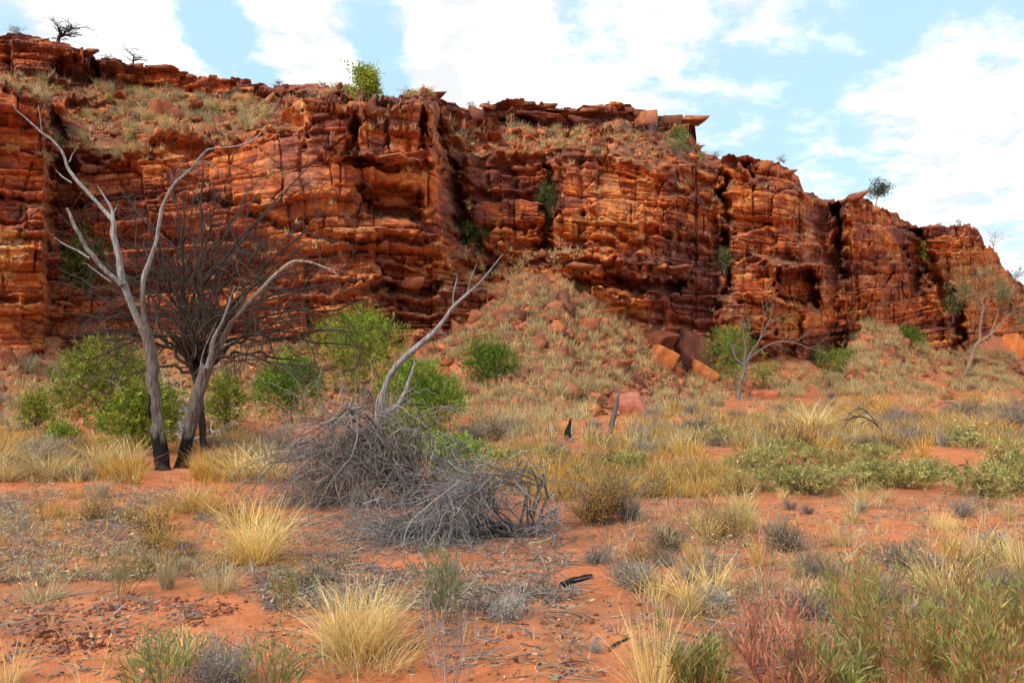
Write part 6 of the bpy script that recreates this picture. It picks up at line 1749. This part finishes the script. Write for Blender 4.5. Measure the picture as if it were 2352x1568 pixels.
# plants on the upper ledges of the cliff
def wall_pts(n, box, rr__, thr=.5):
    res = []
    while len(res) < n:
        x = rr__.uniform(box[0], box[2], 400); y = rr__.uniform(box[1], box[3], 400)
        ok = (gridval(SOIL, x, y) > thr) & ~((x > 630) & (x < 1012) & (y > 244)) & ~((x > 1012) & (y > 366)) & (vnoise(x / 38, y / 17, 61) + .3 * rr__.random(400) > .58)
        res += list(zip(x[ok], y[ok]))
    return np.array(res[:n])
rw = np.random.default_rng(17)
k = 0
for x, y in wall_pts(170, (60, 185, 1640, 400), rw):
    kd = ['hummock', 'hgrey', 'sage', 'grey'][rw.choice(4, p=[.34, .26, .2, .2])]
    s = rw.uniform(.9, 2.0)
    ph, nm, cat, grp = PHR[kd]
    spot = 'on the upper slope'
    part_ = ['by the cliff corner', 'above the silver tree', 'over the burnt crown', 'before the buttress', 'behind the buttress', 'by the green tree', 'past the bright tree', 'above the gully', 'above the recess', 'over the chimney', 'by the pale sapling', 'near the jutting end'][int(np.clip((x - 60) / 133, 0, 11))]
    part_ += ', high up' if y < 235 else ', low down' if y > 300 else ''
    o = plant(kd, x, y, s, f'{SIZES((s - .9) / 1.1)} {ph} {spot} {part_}', nm, cat, ph + 's on the upper cliff slopes', wall=True)
mb = MB()
q = wall_pts(2600, (-400, 150, 1650, 400), rw, .42)
g_ = on_wall(q[:, 0], q[:, 1])
for i in range(len(g_)):
    nb = 16
    c = np.asarray(SPIN)[rw.integers(len(SPIN))]
    m2 = MB(); blades(m2, rw, nb, .3 + .5 * rw.random() ** 2, .6, .14, .028, c * (1 + .2 * rw.normal(size=(nb, 1))).clip(.5, 1.6), .4, 3)
    mb.add(m2.V[0] + g_[i], m2.Q[0], None, m2.C[0])
# sprigs in cracks of the face
q = np.concatenate([np.stack([rw.uniform(180, 2300, 240), rw.uniform(260, 780, 240)], 1), np.stack([rw.uniform(1070, 1330, 160), rw.uniform(575, 655, 160)], 1), np.stack([rw.uniform(1855, 1935, 40), rw.uniform(448, 470, 40)], 1)])
q = q[(q[:, 1] < BASE(q[:, 0]) - 5) & (q[:, 1] > SKY(q[:, 0]) + 20)]
g_ = on_wall(q[:, 0], q[:, 1])
for i in range(len(g_)):
    nb = 14
    c = np.asarray(SPIN)[rw.integers(len(SPIN))]
    m2 = MB(); blades(m2, rw, nb, .25 + .35 * rw.random(), .5, .12, .035, c * (1 + .2 * rw.normal(size=(nb, 1))).clip(.5, 1.6), .5, 3)
    mb.add(m2.V[0] + g_[i] + [0, -.35, 0], m2.Q[0], None, m2.C[0])
add('ledge_grass', mb.mesh('ledge_grass', m_grass), kind='stuff', label='dry grass growing on the ledges and upper slopes of the cliff')
# rubble: small stones past counting
def rubble(name, P, S, cols, seed, mat, label):
    r__ = np.random.default_rng(seed); m = len(P)
    cube = np.array([(x, y, z) for x in (-1, 1) for y in (-1, 1) for z in (-1, 1)], float) * .5
    V = cube[None] * (1 + .45 * r__.normal(size=(m, 8, 3))).clip(.2, 1.8) * np.array([1, .85, .6])
    a = r__.random(m) * 6.28; ca, sa = np.cos(a), np.sin(a)
    t_ = r__.normal(size=m) * .4; ct, st = np.cos(t_), np.sin(t_)
    x, y, z = V[..., 0], V[..., 1], V[..., 2]
    x, z = x * ct[:, None] - z * st[:, None], x * st[:, None] + z * ct[:, None]
    x, y = x * ca[:, None] - y * sa[:, None], x * sa[:, None] + y * ca[:, None]
    V = np.stack([x, y, z], -1) * S[:, None, None] + P[:, None] + np.array([0, 0, .12]) * S[:, None, None]
    F = np.array([(0, 1, 3, 2), (4, 6, 7, 5), (0, 4, 5, 1), (2, 3, 7, 6), (0, 2, 6, 4), (1, 5, 7, 3)])
    Q = (np.arange(m) * 8)[:, None, None] + F[None]
    c = mixcols(r__, cols, [1] * len(cols), m, .2)
    mb = MB(); mb.add(V.reshape(-1, 3), Q.reshape(-1, 4), None, np.repeat(c, 8, 0))
    return add(name, mb.mesh(name, mat), kind='stuff', label=label)
q = np.concatenate([pts_in([(1050, 900), (1140, 720), (1300, 700), (1480, 790), (1650, 860), (1600, 930), (1100, 970)], 1500, rw), pts_in(TALUS, 900, rw), pts_in(LTAL, 500, rw)])
g_ = on_ground(q[:, 0], q[:, 1])
S_ = .10 + .42 * rw.random(len(g_)) ** 2.6
q2 = wall_pts(1300, (-100, 180, 1650, 400), rw, .4); g2_ = on_wall(q2[:, 0], q2[:, 1])
S2_ = .15 + .5 * rw.random(len(g2_)) ** 2.5
rubble('scree', np.concatenate([g_, g2_]), np.concatenate([S_, S2_]), [(1, 1, 1), (.7, .65, .7), (1.4, 1.25, 1.0)], 3, m_stone, 'broken red stones strewn over the slopes')
q = np.concatenate([pts_in([(-20, 1370), (520, 1380), (640, 1440), (400, 1500), (-20, 1520)], 2600, rw), pts_in(FORE, 1500, rw), pts_in([(1850, 1230), (2380, 1200), (2380, 1420), (2000, 1420)], 1500, rw), pts_in(NEARL, 500, rw), pts_in(NEARR, 900, rw)])
g_ = on_ground(q[:, 0], q[:, 1])
rubble('gravel', g_, .006 + .026 * rw.random(len(g_)) ** 4, [(1, 1, 1), (1.5, 1.4, 1.1), (2.2, 2.6, 2.6), (.5, .45, .5), (1.1, 1, .9)], 4, m_stone, 'fine gravel on the red sand')
# sticks, bark and dead leaves on the sand
mb = MB()
specs = [(NEARL, 5200), (NEARR, 3200), (FORE, 2000), (MIDM, 1500), ([(560, 1180), (1320, 1200), (1320, 1400), (600, 1400)], 4200), ([(-20, 1130), (560, 1140), (560, 1220), (-20, 1230)], 2600)]
q = np.concatenate([pts_in(widen(p_), int(n_ * 1.3), rw) for p_, n_ in specs])
q = q[vnoise(q[:, 0] / 130, q[:, 1] / 34, 57) + .3 * rw.random(len(q)) > .52]
g_ = on_ground(q[:, 0], q[:, 1]); m = len(g_)
a = rw.random(m) * 6.28; L_ = .05 + .32 * rw.random(m) ** 2.2
d = np.stack([np.cos(a), np.sin(a), .12 * rw.normal(size=m)], 1)
P, R = grow(rw, g_ + [0, 0, .012], d, L_, .0028 + .005 * rw.random(m) ** 2, 5, .35)
P[..., 2] = np.maximum(P[..., 2], ground(P[..., 0], P[..., 1]) + .004)
tubes(mb, P, R, 3, mixcols(rw, [(.24, .19, .17), (.32, .27, .24), (.14, .10, .09), (.40, .31, .2)], [.35, .25, .2, .2], m, .25))
q = q[rw.random(len(q)) < .6]; q = q + rw.normal(size=q.shape) * [9, 4]
g_ = on_ground(q[:, 0], q[:, 1]); m = len(g_)
leaves(mb, g_ + [0, 0, .008], rw.normal(size=(m, 3)) * [1, 1, .35] + [0, 0, .15], .03 + .04 * rw.random(m), .010 + .008 * rw.random(m), mixcols(rw, [(.42, .33, .2), (.33, .27, .2), (.24, .2, .18), (.5, .41, .27)], [1, 1, 1, 1], m, .2), rw)
add('leaf_litter', mb.mesh('leaf_litter', m_twig), kind='stuff', label='grey sticks and dead leaves strewn on the red sand')
